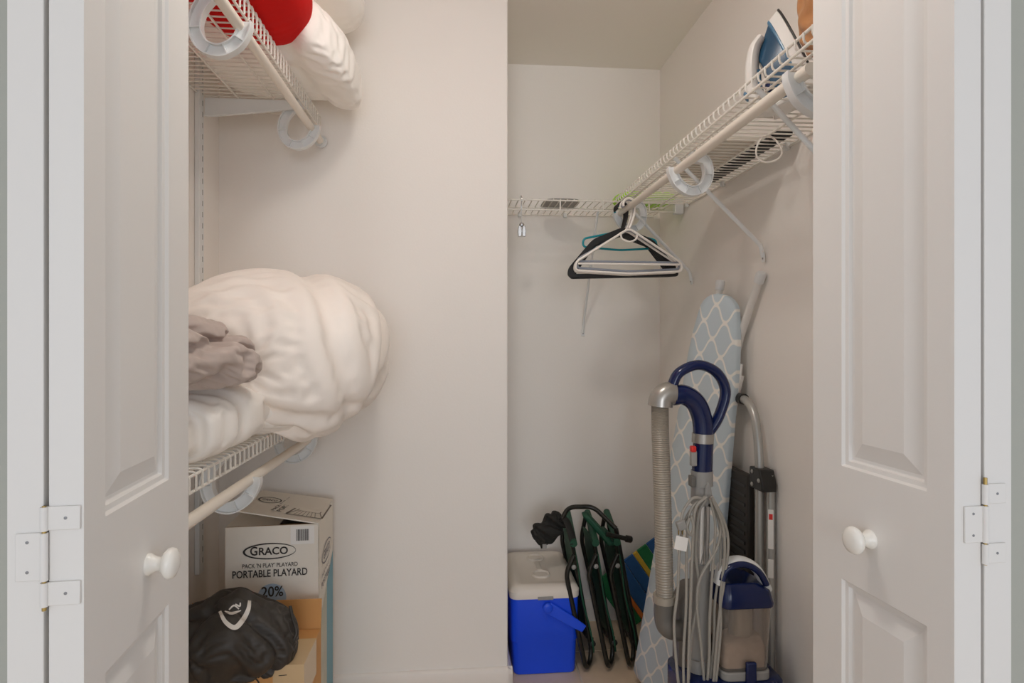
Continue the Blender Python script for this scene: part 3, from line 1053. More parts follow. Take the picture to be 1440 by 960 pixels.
# ------------------------------------------------------------------ hangers on the right rod
def hanger(label, y, col, rz, r, w=.19, drop=.155, x0=.598, tilt=0, bar=True, strap=False, style='tube', hookh=.085):
    zr = 1.716
    h = thing('clothes_hanger', (x0, y, zr), label, 'hanger', 'hangers on the right rod', rot=(0, math.radians(tilt), math.radians(rz)))
    R = .0165 + r
    hk = [(R * math.cos(a), 0, R * math.sin(a)) for a in [math.radians(q) for q in range(200, -1, -20)]]
    hk += [(R * .95, 0, -.03), (.008, 0, -hookh * .8), (0, 0, -hookh)]
    MB().tube(spline(hk, 3), r, 8).build('hook', col, h, local=True)
    n = -hookh
    s = n - drop + .03
    if style == 'tube':
        loop = fillet([(0, 0, n), (w, 0, s), (w * 1.01, 0, s - .030), (0, 0, s - .040), (-w * 1.01, 0, s - .030), (-w, 0, s)], .018, 5, True)
        b = MB().tube(loop, r, 8, closed=True).build('frame', col, h, local=True)
        if bar:
            MB().tube([(-w * .96, 0, s - .006), (w * .96, 0, s - .006)], r * .9, 8).build('bar', col, h, local=True)
        if strap:
            MB().tube(fillet([(-.03, 0, n - .014), (-.028, 0, n - .038), (0, 0, n - .05), (.028, 0, n - .038), (.03, 0, n - .014)], .014), r * .8, 8).build('strap_loop', col, h, local=True)
    else:                                # flat flocked hanger
        o_ = fillet([(0, 0, n + .01), (w * .55, 0, n - .035), (w, 0, s - .004), (w * 1.02, 0, s - .035), (-w * 1.02, 0, s - .035), (-w, 0, s - .004), (-w * .55, 0, n - .035)], .02, 5, True)
        i_ = fillet([(0, 0, n - .018), (w * .52, 0, n - .056), (w * .88, 0, s - .012), (w * .90, 0, s - .024), (-w * .90, 0, s - .024), (-w * .88, 0, s - .012), (-w * .52, 0, n - .056)], .01, 5, True)
        m2 = MB()
        k = len(o_)
        t = Vector((0, .0025, 0))
        V = [p - t for p in o_] + [p - t for p in i_] + [p + t for p in o_] + [p + t for p in i_]
        Fc = []
        for i in range(k):
            j = (i + 1) % k
            Fc += [(i, j, k + j, k + i), (2 * k + i, 2 * k + j, 3 * k + j, 3 * k + i), (i, j, 2 * k + j, 2 * k + i), (k + i, k + j, 3 * k + j, 3 * k + i)]
        m2.add(V, Fc).build('frame', col, h, local=True, angle=50)
    return h


hanger('front white tubular hanger with strap loop on the right rod', 2.085, 'hg_white', 0, .0042, .19, .150, strap=True)
hanger('blue grey tubular hanger right behind the front white hanger', 2.105, 'hg_grey', 2, .0045, .186, .140, bar=True, x0=.602)
hanger('second white hanger behind the blue grey hanger', 2.125, 'hg_white', -2, .0040, .186, .150, bar=False)
for i, which in enumerate(('first black flocked hanger behind the white and grey hangers', 'second black flocked hanger from the front on the right rod', 'middle one of the five black flocked hangers on the right rod',
                           'fourth black flocked hanger from the front on the right rod', 'rearmost black flocked hanger next to the teal hanger')):
    hanger(which, 2.142 + i * .012, 'hg_black', 3 + 2.2 * i, .003, .205, .165, style='flat', tilt=-1 - .4 * i, hookh=.080, x0=.590)
hanger('teal plastic hanger behind the black hangers', 2.205, 'hg_teal', 2, .0040, .140, .060, bar=False, hookh=.075)

# clip hanger on the back shelf
ch = thing('clip_hook', tuple(at(735, 275, 2.325)), 'silver wire hook with two clips hanging from the back shelf', 'clip')
p0 = at(733, 292, 2.325)
MB().tube(spline([p0 + Vector((-.004, .012, .038)), p0 + Vector((0, 0, .046)), p0 + Vector((.002, -.008, .03)), p0, p0 + Vector((.002, 0, -.07))], 6), .0016, 8).build('wire_hook', 'chrome', ch)
for dx in (-.006, .010):
    q = p0 + Vector((dx, 0, -.07))
    MB().prism([(-.006, -.042), (.006, -.042), (.009, -.02), (.005, 0), (-.005, 0), (-.008, -.02)], q + Vector((0, -.005, 0)), (1, 0, 0), UP, (0, .01, 0)).build('clip', 'chrome', ch, bevel=.002)
MB().lathe([(.003, -.008), (.009, -.004), (.010, .002), (.006, .008)], 14, p0 + Vector((.002, 0, -.066)), (0, 0, 1)).build('swivel', 'chrome', ch)

# things on the back shelf
A = superq(50, 30, .120, .090, .020, .6, .7)
A = crumple(A, 1.15, 120, bend=.15, attract=.02, amp=.006, seed=61, inner=.01, freq=40)
A += np.array([.755, 2.425, 1.812])
A[..., 2] = np.maximum(A[..., 2], 1.7885)
MB().grid(A).build('lime_packet', 'lime', angle=180, sub=1, label='crinkled lime green plastic packet on the back wire shelf', cat='packet')
A = superq(40, 26, .075, .10, .005, .6, .7)
A = crumple(A, 1.05, 60, bend=.2, attract=.03, amp=.002, seed=63, inner=.004, freq=40)
A += np.array([.415, 2.46, 1.7945])
A[..., 2] = np.maximum(A[..., 2], 1.7885)
MB().grid(A).build('folded_cloth', 'greyfold', angle=180, label='thin folded grey cloth lying on the back wire shelf', cat='cloth')

# ------------------------------------------------------------------ things on the right shelf
MB().box(.815, 1.50, 1.7725, .866, 1.98, 1.787).build('flat_box', 'blackflat', bevel=.003, label='long flat black case lying along the wall on the right shelf', cat='case')
MB().box(.665, 1.54, 1.7725, .795, 1.93, 1.780).build('white_board', 'whiteflat', bevel=.002, label='flat white board lying on the right wire shelf next to the black case', cat='board')

ir = thing('steam_iron', (.725, 1.31, 1.772), 'blue and white steam iron standing on its heel on the right shelf', 'iron', rot=(0, 0, math.radians(0)))
# iron in its own frame: length l up along +z from the heel, sole faces -y
isd = Vector((.485, .875, 0))
ileft = Vector((-.875, .485, 0))
il = (Vector((0, 0, .93)) + ileft * .36).normalized()
idp = (ileft - il * ileft.dot(il)).normalized()          # from the sole towards the handle
I0 = Vector((.725, 1.312, 1.985)) - il * .205 + idp * .05


def IP(a, s, h):
    return I0 + il * a + isd * s + idp * h


def iron_layer(name, h0, h1, k0, k1, l0, l1, m):
    nn = 14
    mb = MB()
    V = []
    for h, k, l in ((h0, k0, l0), (h1, k1, l1)):
        for i in range(nn + 1):
            t = i / nn
            V.append(IP(.0 + l * t, k * (1 - t ** 2.2) ** .75, h))
        for i in range(nn - 1, -1, -1):
            t = i / nn
            V.append(IP(.0 + l * t, -k * (1 - t ** 2.2) ** .75, h))
    n = len(V) // 2
    mb.add(V, [tuple(range(n - 1, -1, -1)), tuple(range(n, 2 * n))] + [(i, (i + 1) % n, n + (i + 1) % n, n + i) for i in range(n)])
    return mb.build(name, m, ir, bevel=.002)


iron_layer('soleplate', -.052, -.047, .054, .055, .215, .215, 'black_plastic')
iron_layer('skirt', -.047, -.022, .055, .052, .213, .200, 'iron_white')
iron_layer('water_tank', -.022, .028, .050, .036, .196, .135, 'iron_blue')
iron_layer('tank_band', -.024, -.018, .052, .051, .203, .197, 'iron_lblue')
hd = [IP(.172, 0, .004), IP(.155, 0, .026), IP(.118, 0, .046), IP(.07, 0, .062), IP(.03, 0, .064), IP(.008, 0, .050), IP(.004, 0, .0)]
MB().tube(spline(hd, 6), [.010 + .006 * math.sin(PI * i / 36) for i in range(37)], 12, flat=1.5).build('handle', 'iron_white', ir)
MB().tube(spline([IP(.105, 0, .044), IP(.07, 0, .054), IP(.035, 0, .054), IP(.018, 0, .03)], 5), .011, 10, flat=1.5).build('grip', 'iron_lblue', ir)
MB().lathe([(.012, 0), (.012, .008), (.008, .011)], 16, IP(.062, 0, .074), idp).build('steam_button', 'iron_lblue', ir)
MB().obox(IP(.0, 0, .004), isd * .042, il * .006, idp * .04).build('heel', 'iron_white', ir, bevel=.003)
MB().lathe([(.018, 0), (.018, .010), (.012, .013)], 18, IP(.05, 0, .026), idp).build('dial', 'navy', ir)
pts = [Vector((.80 + .034 * math.cos(a), 1.50 + .008 * math.sin(a * 2), 1.735 + .034 * math.sin(a))) for a in [2 * PI * i / 28 for i in range(28)]]
MB().tube(pts, .0025, 8, closed=True).build('cord_loop', 'hg_white', ir)

A = superq(48, 40, .13, .10, .070, .7, .75)
A = crumple(A, 1.10, 160, bend=.2, attract=.015, amp=.010, seed=71, inner=.02, freq=18)
A = roty(A, 90)
A[..., 0] *= 1 - .25 * np.clip(A[..., 2:3], 0, None)[..., 0] / .13
A += np.array([.735, 1.080, 1.910])
A[..., 2] = np.maximum(A[..., 2], 1.7735)
A[..., 1] = np.maximum(A[..., 1], .99)
MB().grid(A).build('paper_bag', 'brown_bag', angle=180, sub=2, label='crumpled brown paper bag at the near end of the right shelf', cat='bag')

# ------------------------------------------------------------------ ironing board
ib = thing('ironing_board', (.727, 2.05, 0), 'ironing board with pale blue trellis cover leaning upright against the right wall', 'ironing board')
b0 = Vector((.703, 1.985, .012))
btop = Vector((.826, 1.845, 1.385))
bw = (btop - b0).normalized()
BL = (btop - b0).length
bu = Vector((.45, -.89, 0))
bu = (bu - bw * bu.dot(bw)).normalized()
bn = bu.cross(bw).normalized()
if bn.x > 0:
    bn = -bn                              # faces the room


def half_w(s):                           # half width along the board, tail at 0, nose at BL
    t = s / BL
    w = .168 * (1 - .50 * t)
    if t < .02:
        w *= 1 - (1 - t / .02) ** 2.4 * .3
    if t > .86:
        q = (t - .86) / .14
        w *= 1 - .28 * q ** 1.5
    if t > .965:
        q = (t - .965) / .035
        w *= math.sqrt(max(0, 1 - q * q))
    return w


def BP(u, s, h):
    return b0 + bu * u + bw * s + bn * h


ss = [BL * q for q in (0, .006, .015, .03, .05, .1, .16, .22, .3, .38, .46, .54, .62, .7, .78, .85, .9, .94, .955, .97, .98, .99, .996, 1.0)]
mb = MB()
V, Fc, UV = [], [], []
cross = [(-1, -.012), (-1.0, .004), (-.96, .011), (-.6, .014), (0, .015), (.6, .014), (.96, .011), (1.0, .004), (1, -.012)]
for s in ss:
    hw = max(half_w(s), .002)
    for a, h in cross:
        V.append(BP(a * hw, s, h))
        UV.append((a * hw, s))
k = len(cross)
for i in range(len(ss) - 1):
    for j in range(k):
        j2 = (j + 1) % k
        Fc.append((i * k + j, i * k + j2, i * k + k + j2, i * k + k + j))
Fc += [tuple(range(k)), tuple((len(ss) - 1) * k + j for j in range(k))]
mb.add(V, Fc)
cov = mb.build('cover', 'board_pad', ib, angle=70)
ul = cov.data.uv_layers.new(name='UVMap')
for lp in cov.data.loops:
    ul.data[lp.index].uv = UV[lp.vertex_index]
MB().obox(BP(0, BL * .45, -.018), bu * .10, bw * (BL * .40), bn * .005).build('deck', 'board_white', ib, bevel=.003)


def leg(pts, nm='leg'):
    l_ = MB().tube(fillet(pts, .04), .0115, 12).build(nm, 'board_white', ib)
    a = Vector(pts[-1])
    d = (a - Vector(pts[-2])).normalized()
    MB().lathe([(.0145, -.03), (.015, -.002), (.012, .003)], 14, a, d).build('end_cap', 'hook', l_)
    return l_


leg([atx(1030, 520, .868), atx(1042, 470, .872), atx(1071, 384, .878)])
leg([Vector((.80, 1.935, .95)), Vector((.835, 1.935, 1.2)), at(1013, 395, 1.925)])
MB().tube([BP(.0, BL * .25, -.03), Vector((.868, 1.80, 1.13))], .0115, 12).build('leg', 'board_white', ib)

# ------------------------------------------------------------------ folded step ladder
sl_ = thing('step_ladder', (.84, 1.86, 0), 'folded silver step ladder with black treads leaning on the right wall', 'ladder')
LX = .847
yA, yB = 1.665, 2.02


def LP(y, z, dx=0):
    return Vector((LX + dx + .015 * (z / 1.07), y, z))


arch = fillet([LP(yA - .02, .01), LP(yA, .93), LP(yA + .045, 1.06), LP(yB - .045, 1.06), LP(yB, .93), LP(yB + .02, .01)], .07, 8)
MB().tube(arch, .0125, 14).build('front_frame', 'alu', sl_)
MB().tube([LP(yA + .10, 1.06), LP(yB - .10, 1.06)], .017, 14).build('grip', 'black_plastic', sl_)
for yy in (yA - .030, yB + .030):
    MB().tube([LP(yy - .008, .01, .026), LP(yy, .86, .018)], .0115, 12).build('rear_leg', 'alu', sl_)
for yy in (yA, yB):
    h = MB().prism([(-.04, .03), (-.04, -.03), (.035, -.03), (.035, -.01), (.02, .03)], LP(yy - .015, .845, -.018), (0, -1, 0), UP, (.044, 0, 0)).build('hinge_bracket', 'black_plastic', sl_, bevel=.004)
    for a, b in ((-.02, .018), (-.02, -.018), (.018, .0)):
        MB().lathe([(.006, 0), (.006, .002), (.003, .004)], 12, LP(yy - .015 - a, .845 + b, -.018), (-1, 0, 0)).build('rivet', 'alu', h)
for z0, z1 in ((.50, .845), (.16, .46)):
    tr_ = MB().obox(LP((yA + yB) / 2, (z0 + z1) / 2, -.006), (0, (yB - yA) / 2 - .03, 0), (0, 0, (z1 - z0) / 2), (.011, 0, 0)).build('tread', 'tread', sl_, bevel=.006)
    rb = None
    k = 0
    zz = z0 + .03
    while zz < z1 - .02:
        if rb is None:
            rb = MB().box(-.002, -(yB - yA) / 2 + .045, -.005, .002, (yB - yA) / 2 - .045, .005).build('grip_rib', 'black_plastic', tr_, local=True, bevel=.001)
            o = rb
        else:
            o = copy_part(rb, tr_)
        o.location = LP((yA + yB) / 2, zz, -.0185)
        o.matrix_parent_inverse = wm(tr_).inverted()
        zz += .028
ln_ = Vector((-.45, -.89, 0)).normalized()
lt_ = Vector((.89, -.45, 0)).normalized()


def rear_label(z, hz, hw, m, nm, off):
    k = (z - .01) / .85
    c = LP(yA - .038, .01, .026).lerp(LP(yA - .030, .86, .018), k)
    MB().obox(c + ln_ * off, lt_ * hw, UP * hz, ln_ * .0005).build(nm, m, sl_)


rear_label(.71, .055, .0070, 'label_white', 'warning_label', .0118)
rear_label(.745, .008, .0050, 'red_plastic', 'warning_mark', .0124)
rear_label(.60, .026, .0070, 'label_white', 'warning_label', .0118)

# ------------------------------------------------------------------ upright vacuum
VY = 1.555
vc = thing('vacuum_cleaner', (.69, 1.555, 0), 'navy and grey upright vacuum cleaner with hose and looped cord', 'vacuum')
P_ = lambda x, y, dy=0: at(x, y, VY + dy)
tubep = spline([P_(946, 556), P_(962, 555), P_(978, 566), P_(987, 588), P_(989, 615), P_(988, 640), P_(987, 664)], 8)
MB().tube(tubep, .0265, 20).build('handle_tube', 'navy', vc, angle=60)
loop = spline([P_(944, 545), P_(955, 524), P_(982, 513), P_(1008, 524), P_(1020, 550), P_(1012, 582), P_(1000, 603), P_(992, 610)], 8)
MB().tube(loop, [.0135] * len(loop), 16, flat=1.35).build('handle_loop', 'navy', vc, angle=60)
MB().tube([P_(988.5, 609), P_(988, 622)], .0285, 24).build('collar_band', 'vac_silver', vc)
MB().tube([P_(987, 661), P_(987, 682)], .0285, 24).build('collar', 'vac_grey', vc)
MB().obox(P_(975, 644, -.02), (.008, 0, 0), (0, .008, 0), (0, 0, .020)).build('release_slide', 'vac_grey', vc, bevel=.003)
MB().obox(P_(974.5, 631, -.022), (.007, 0, 0), (0, .008, 0), (0, 0, .008)).build('release_button', 'red_plastic', vc, bevel=.003)
MB().obox(P_(973, 676, -.01), (.006, 0, 0), (0, .012, 0), (0, 0, .014)).build('latch', 'vac_dark', vc, bevel=.002)
MB().tube([P_(987, 680), P_(984, 800)], .0225, 20).build('wand', 'chrome', vc)
MB().tube([P_(985, 682), P_(984.5, 708)], .0245, 20).build('wand_sleeve', 'vac_grey', vc)
elb = spline([P_(948, 553), P_(938, 553), P_(930, 560), P_(928.5, 571)], 6)
MB().tube(elb, [.029 + .003 * i / (len(elb) - 1) for i in range(len(elb))], 20).build('hose_elbow', 'vac_silver', vc, angle=60)
hp = spline([P_(928, 569), P_(928.5, 610, -.005), P_(931, 680, -.01), P_(933, 760, -.012), P_(935, 845, -.006)], 92)
rr = [.0225 + .0009 * math.sin(i * PI / 2) for i in range(len(hp))]
MB().tube(hp, rr, 18).build('hose', 'hose', vc, angle=60)
MB().tube(spline([P_(934, 838, -.006), P_(934, 865), P_(938, 880, .0), P_(952, 886, .01), P_(972, 886, .02)], 8), .0265, 20).build('hose_cuff', 'vac_dark', vc, angle=60)
MB().tube([P_(934, 836, -.006), P_(934, 846, -.006)], .0290, 20).build('cuff_ring', 'hose', vc)
# lower column and body
col_ = MB().prism([(-.045, 0), (.045, 0), (.04, .38), (.02, .42), (-.02, .42), (-.042, .38)], at(981, 473, VY) * 1.0 + Vector((0, .01, -at(981, 473, VY).z + .16)), (1, 0, 0), UP, (0, .07, 0))
col_.build('column', 'vac_dark', vc, bevel=.012, seg=3)
MB().tube([P_(984, 790), P_(983, 925)], .026, 20).build('lower_tube', 'vac_grey', vc)
MB().tube([P_(983, 922), P_(983, 940)], .032, 20).build('tube_socket', 'vac_grey', vc)
hk = MB().prism([(-.012, -.022), (.010, -.026), (.014, -.012), (.006, .03), (-.002, .042), (-.008, .03)], P_(997, 700, -.035), (1, 0, 0), UP, (0, .02, 0)).build('cord_hook', 'vac_grey', vc, bevel=.004)
MB().lathe([(.004, 0), (.004, .002)], 12, P_(998, 710, -.036), (0, -1, 0)).build('screw', 'black_plastic', hk)
# dust bin
bc = Vector((.765, 1.585, 0))


def rrect(cx, cy, hx, hy, r, z, n=5):
    out = []
    for sx, sy, a0 in ((1, 1, 0), (-1, 1, 90), (-1, -1, 180), (1, -1, 270)):
        for i in range(n + 1):
            a = math.radians(a0 + 90 * i / n)
            out.append((cx + sx * (hx - r) + r * math.cos(a), cy + sy * (hy - r) + r * math.sin(a), z))
    return out


def loft(rings, cap=True):
    m_ = MB()
    n = len(rings[0])
    V = [p for r_ in rings for p in r_]
    Fc = [(i * n + j, i * n + (j + 1) % n, (i + 1) * n + (j + 1) % n, (i + 1) * n + j) for i in range(len(rings) - 1) for j in range(n)]
    if cap:
        Fc += [tuple(range(n - 1, -1, -1)), tuple((len(rings) - 1) * n + j for j in range(n))]
    return m_.add(V, Fc)


bL, bR, zT, zB = P_(1016, 850, -.06).x, P_(1088, 850, -.06).x, P_(1050, 852, -.06).z, P_(1050, 944, -.06).z
bcx, bhx = (bL + bR) / 2, (bR - bL) / 2
byc = VY - .005
bn_ = loft([rrect(bcx - .004, byc, bhx * .90, .055, .02, zB), rrect(bcx, byc, bhx * .98, .06, .02, zT)])
bin_ = bn_.build('dust_bin', 'clear', vc, angle=50)
sd_ = bin_.modifiers.new('wall', 'SOLIDIFY')
sd_.thickness = .0022
loft([rrect(bcx - .004, byc, bhx * .84, .048, .016, zB + .005), rrect(bcx - .004, byc, bhx * .85, .049, .016, zB + .05), rrect(bcx + .015, byc, bhx * .5, .03, .012, zB + .075)]).build('dust', 'dust', vc, angle=80)
MB().tube([(bcx + .005, byc, zB + .01), (bcx + .005, byc, zT)], .030, 20).build('filter_core', 'hose', vc)
lid = loft([rrect(bcx, byc, bhx * 1.03, .066, .022, zT - .004), rrect(bcx, byc, bhx * 1.05, .068, .024, zT + .006), rrect(bcx - .003, byc, bhx * .98, .062, .024, zT + .038), rrect(bcx - .015, byc, bhx * .72, .05, .024, zT + .056)]).build('bin_lid', 'navy', vc, angle=35, bevel=.003)
hz0 = zT + .010
harc = spline([(bcx - bhx * 1.0, byc - .03, hz0 + .04), (bcx - bhx * .8, byc - .03, hz0 + .085), (bcx - bhx * .15, byc - .03, hz0 + .098), (bcx + bhx * .5, byc - .03, hz0 + .075), (bcx + bhx * .92, byc - .03, hz0 + .022)], 8)
MB().tube(harc, .012, 14, flat=1.7).build('bin_handle', 'hook', vc, angle=60)
harc2 = [p + Vector((0, -.016, -.003)) for p in harc[3:-3]]
MB().tube(harc2, .0085, 12, flat=1.3).build('handle_inlay', 'navy', vc, angle=60)
loft([rrect(bcx - .004, byc, bhx * .95, .062, .02, zB - .022), rrect(bcx - .004, byc, bhx * .95, .062, .02, zB)]).build('bin_tray', 'vac_grey', vc, bevel=.003)
MB().obox((bcx + .002, byc - .066, zB + .002), (.014, 0, 0), (0, .006, 0), (0, 0, .028)).build('bin_latch', 'navy', vc, bevel=.004)
loft([rrect(.705, VY + .005, .135, .085, .04, .14), rrect(.705, VY + .005, .135, .085, .04, zB - .03), rrect(.705, VY + .005, .12, .075, .04, zB - .022)]).build('motor_housing', 'navy', vc, angle=40)
loft([rrect(.69, VY - .09, .165, .15, .05, .022), rrect(.69, VY - .09, .168, .155, .05, .06), rrect(.69, VY - .05, .15, .11, .05, .115), rrect(.695, VY - .0, .11, .07, .04, .15)]).build('floor_head', 'navy', vc, angle=40)
for sx in (-.13, .13):
    MB().lathe([(.022, -.012), (.024, -.008), (.024, .008), (.022, .012)], 20, (.69 + sx, VY + .05, .024), (1, 0, 0)).build('wheel', 'black_plastic', vc)
# cord hanging in loops from the hook
random.seed(8)
hkp = P_(996, 702, -.045)
cords = [([(990, 700), (968, 722), (957, 760), (953, 830), (948, 880), (954, 960), (962, 1000)]),
         ([(992, 698), (972, 716), (966, 760), (965, 850), (961, 930), (964, 1000)]),
         ([(994, 698), (978, 716), (974, 770), (971, 850), (968, 940), (968, 1000)]),
         ([(993, 702), (983, 722), (978, 780), (983, 830), (972, 900), (966, 1005)]),
         ([(1000, 698), (1014, 730), (1008, 770), (985, 812), (980, 850), (986, 910), (994, 1000)]),
         ([(1001, 698), (1019, 735), (1024, 768), (1018, 820), (1010, 880), (1000, 1000)]),
         ([(1000, 700), (1012, 740), (1013, 790), (1005, 850), (1004, 900), (994, 1005)]),
         ([(999, 701), (1006, 740), (1002, 800), (998, 870), (997, 930), (990, 1005)]),
         ([(1001, 699), (1016, 738), (1019, 780), (1013, 840), (1013, 890), (1002, 1005)])]
for i, cpts in enumerate(cords):
    dy = -.042 - .007 * (i % 3)
    MB().tube(spline([P_(x, y, dy) for x, y in cpts], 8), .0038, 8).build('cord', 'cord', vc)
MB().tube(spline([P_(990, 702, -.05), P_(975, 700, -.05), P_(962, 716, -.05), P_(957, 734, -.055)], 8), .0038, 8).build('cord', 'cord', vc)
MB().tube(spline([P_(972, 725, -.06), P_(975, 740, -.062), P_(972, 752, -.06), P_(966, 742, -.062), P_(970, 728, -.06)], 8), .0038, 8).build('cord', 'cord', vc)
pg = MB().obox(P_(958, 738, -.058), (.011, 0, .004), (0, .008, 0), (-.004, 0, .011)).build('plug', 'vac_grey', vc, bevel=.003)
for dx in (-.005, .005):
    MB().obox(P_(957, 747, -.058) + Vector((dx, 0, 0)), (.0008, 0, 0), (0, .003, 0), (0, 0, .008)).build('prong', 'brass', pg)
MB().obox(P_(958, 764, -.062), (.016, 0, -.004), (0, .0005, 0), (.003, 0, .017)).build('cord_tag', 'label_white', vc)

# ------------------------------------------------------------------ cooler
co = thing('cooler', (.315, 2.40, 0), 'blue picnic cooler with white lid on the tile floor', 'cooler')
cx, cy, hx, hy = .318, 2.40, .127, .19
loft([rrect(cx, cy, hx - .014, hy - .012, .02, .002), rrect(cx, cy, hx - .010, hy - .009, .024, .01), rrect(cx, cy, hx - .006, hy - .006, .026, .12), rrect(cx, cy, hx - .003, hy - .003, .026, .125), rrect(cx, cy, hx, hy, .028, .284)]).build('body', 'cooler_blue', co, angle=35)
ld = loft([rrect(cx, cy, hx + .003, hy + .003, .03, .284), rrect(cx, cy, hx + .004, hy + .004, .03, .308), rrect(cx, cy, hx - .004, hy - .004, .03, .322), rrect(cx, cy, hx - .02, hy - .02, .03, .330), rrect(cx, cy, hx - .03, hy - .03, .025, .330), rrect(cx, cy, hx - .036, hy - .036, .022, .327)]).build('lid', 'cooler_lid', co, angle=35)
for yy in (-.075, .10):
    MB().lathe([(.036, .3265), (.036, .331), (.032, .3335), (.029, .331), (.027, .3285), (.004, .3285)], 28, (cx, cy + yy, 0)).build('cup_ring', 'cooler_lid', ld, angle=30)
MB().box(cx - .010, cy - .030, .326, cx + .010, cy + .055, .3305).build('lid_rib', 'cooler_lid', ld, bevel=.002)
MB().box(cx - .028, cy - hy - .006, .280, cx + .030, cy - hy + .012, .293).build('lid_notch', 'vac_grey', ld, bevel=.002)
pv = Vector((cx + .008, cy - hy - .004, .254))
hdir = Vector((.86, 0, -.52)).normalized()
hup = Vector((.52, 0, .86)).normalized()
MB().prism([(0, -.022), (.10, -.021), (.160, -.016), (.162, .012), (.10, .019), (0, .022)], pv + Vector((0, .001, 0)), hdir, hup, (0, -.008, 0)).build('carry_handle', 'cooler_blue', co, bevel=.004)
MB().lathe([(.018, 0), (.018, .012), (.014, .015), (.004, .015)], 22, pv, (0, -1, 0)).build('handle_pivot', 'cooler_blue', co, angle=40)

# ------------------------------------------------------------------ folding camp stools
def camp_chair(label, dx, first):
    t = thing('folding_chair', (.56 + dx, 2.24, 0), label, 'chair', 'folding chairs beside the cooler')
    yb = 2.21
    # near U frame
    f = fillet([Vector((.425 + dx, yb, .44)), Vector((.395 + dx, yb, .375)), Vector((.470 + dx, yb, .016)), Vector((.500 + dx, yb + .055, .016)), Vector((.505 + dx, yb + .065, .10))], .03, 6)
    MB().tube(f, .009, 12).build('near_frame', 'frame_black', t)
    f2 = fillet([Vector((.45 + dx, yb + .30, .50)), Vector((.43 + dx, yb + .30, .40)), Vector((.52 + dx, yb + .30, .016)), Vector((.53 + dx, yb + .22, .016)), Vector((.51 + dx, yb + .22, .1))], .03, 6)
    MB().tube(f2, .009, 12).build('far_frame', 'frame_black', t)
    MB().tube([Vector((.505 + dx, yb + .06, .05)), Vector((.428 + dx, yb + .035, .46))], .008, 12).build('cross_leg', 'frame_black', t)
    MB().tube([Vector((.525 + dx, yb + .24, .05)), Vector((.45 + dx, yb + .26, .50))], .008, 12).build('cross_leg', 'frame_black', t)
    MB().tube([Vector((.505 + dx, yb + .06, .055)), Vector((.525 + dx, yb + .24, .055))], .008, 12).build('cross_bar', 'frame_black', t)
    # canvas sling hanging between the frames
    nn, mm = 12, 10
    G_ = np.zeros((nn, mm, 3))
    for i in range(nn):
        for j in range(mm):
            a, b = i / (nn - 1), j / (mm - 1)
            G_[i, j] = (.432 + dx + .078 * (1 - a) + .010 * math.sin(b * PI) + .004 * math.sin(9 * a + 5 * b), yb + .03 + .24 * b, .06 + .40 * a)
    s_ = MB().grid(G_, wrapu=False).build('canvas_seat', 'green_cloth', t, angle=180)
    q = s_.modifiers.new('cloth', 'SOLIDIFY')
    q.thickness = .006
    MB().tube([Vector((.428 + dx, yb + .02, .475)), Vector((.452 + dx, yb + .28, .515))], .014, 12).build('canvas_sleeve', 'green_cloth', t)
    for z, y_ in ((.395, yb - .008),):
        MB().lathe([(.009, 0), (.009, .003), (.005, .006)], 14, Vector((.425 + dx, y_ + .012, z)), (0, -1, 0)).build('rivet', 'vac_grey', t)
    MB().lathe([(.011, 0), (.011, .008), (.006, .010)], 14, Vector((.507 + dx, yb + .052, .085)), (0, -1, 0)).build('joint', 'black_plastic', t)
    return t


c1 = camp_chair('folded green canvas chair with black frame nearest the cooler', 0.0, True)
c2 = camp_chair('middle one of the folded green canvas chairs', .084, False)
c3 = camp_chair('folded green canvas chair farthest from the cooler', .166, False)
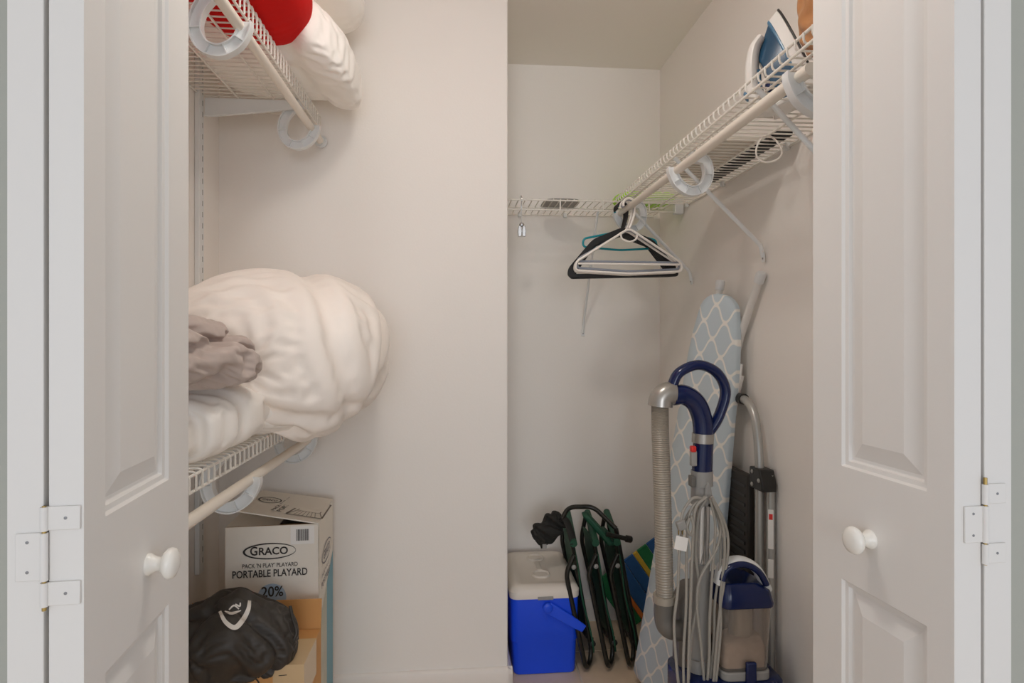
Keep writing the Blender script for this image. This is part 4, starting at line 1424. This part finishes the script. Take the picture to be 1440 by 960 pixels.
# top handle and arm of the last chair
MB().tube(fillet([Vector((.395, 2.30, .545)), Vector((.425, 2.33, .585)), Vector((.525, 2.33, .585)), Vector((.600, 2.27, .515))], .03), .009, 12).build('back_rail', 'frame_black', c3)
MB().tube([Vector((.600, 2.27, .515)), Vector((.680, 2.25, .06))], .009, 12).build('back_upright', 'frame_black', c3)
MB().tube([Vector((.555, 2.24, .505)), Vector((.635, 2.24, .485))], .009, 12).build('arm', 'frame_black', c3)
MB().lathe([(.013, 0), (.013, .02), (.010, .024)], 14, Vector((.630, 2.24, .486)), (1, 0, -.2)).build('end_plug', 'black_plastic', c3)
MB().hexa([(.475, 2.30, .555), (.50, 2.29, .56), (.60, 2.27, .45), (.575, 2.28, .44), (.475, 2.34, .565), (.50, 2.33, .57), (.60, 2.31, .46), (.575, 2.32, .45)]).build('canvas_back', 'green_cloth', c3, bevel=.008)
A = superq(40, 32, .070, .032, .046, .65, .7)
A = groove(A, (1, .2, .5), .02, .012, .008)
A = crumple(A, 1.05, 140, bend=.2, attract=.015, amp=.010, seed=83, inner=.02, freq=20, gv=1.22)
A = crumple(upsample(A), 1.06, 100, bend=.15, attract=.02, amp=.003, seed=84, inner=.01, freq=60)
A = roty(A, -38) + np.array([.352, 2.34, .500])
MB().grid(A).build('webbing', 'mesh_black', c1, angle=180, sub=1)
MB().tube(spline([(.385, 2.33, .53), (.41, 2.30, .545), (.425, 2.26, .50), (.430, 2.235, .47)], 6), .007, 8, flat=2.2).build('strap', 'mesh_black', c1)
MB().tube(spline([(.330, 2.32, .47), (.322, 2.31, .455), (.325, 2.30, .44)], 4), .006, 8, flat=2).build('strap', 'mesh_black', c1)
MB().obox((.327, 2.292, .448), (.008, 0, 0), (0, .003, 0), (0, 0, .008)).build('clip', 'vac_grey', c1, bevel=.002)

# ------------------------------------------------------------------ striped beach chair
st = thing('beach_mat', (.74, 2.555, 0), 'striped canvas beach mat in blue, green, yellow and orange behind the ironing board', 'beach mat')
s0, s1 = Vector((.600, 2.555, 0.01)), Vector((.80, 2.555, 0.01))
cols = ['st_green', 'st_orange', 'st_blue', 'st_blue', 'st_yellow', 'st_green', 'st_blue', 'st_yellow']
wds = [.07, .02, .06, .05, .022, .05, .05, .03]
acc = 0
sd = Vector((.82, 0, .57)).normalized()
sn = Vector((-.57, 0, .82))
for cl, wd in zip(cols, wds):
    p = Vector((.652, 2.555, .10)) + sd * acc
    MB().obox(p + sd * (wd / 2) + sn * -.01, sd * (wd / 2 - .0006), sn * .13, (0, .006, 0)).build('stripe', cl, st, bevel=.003)
    acc += wd
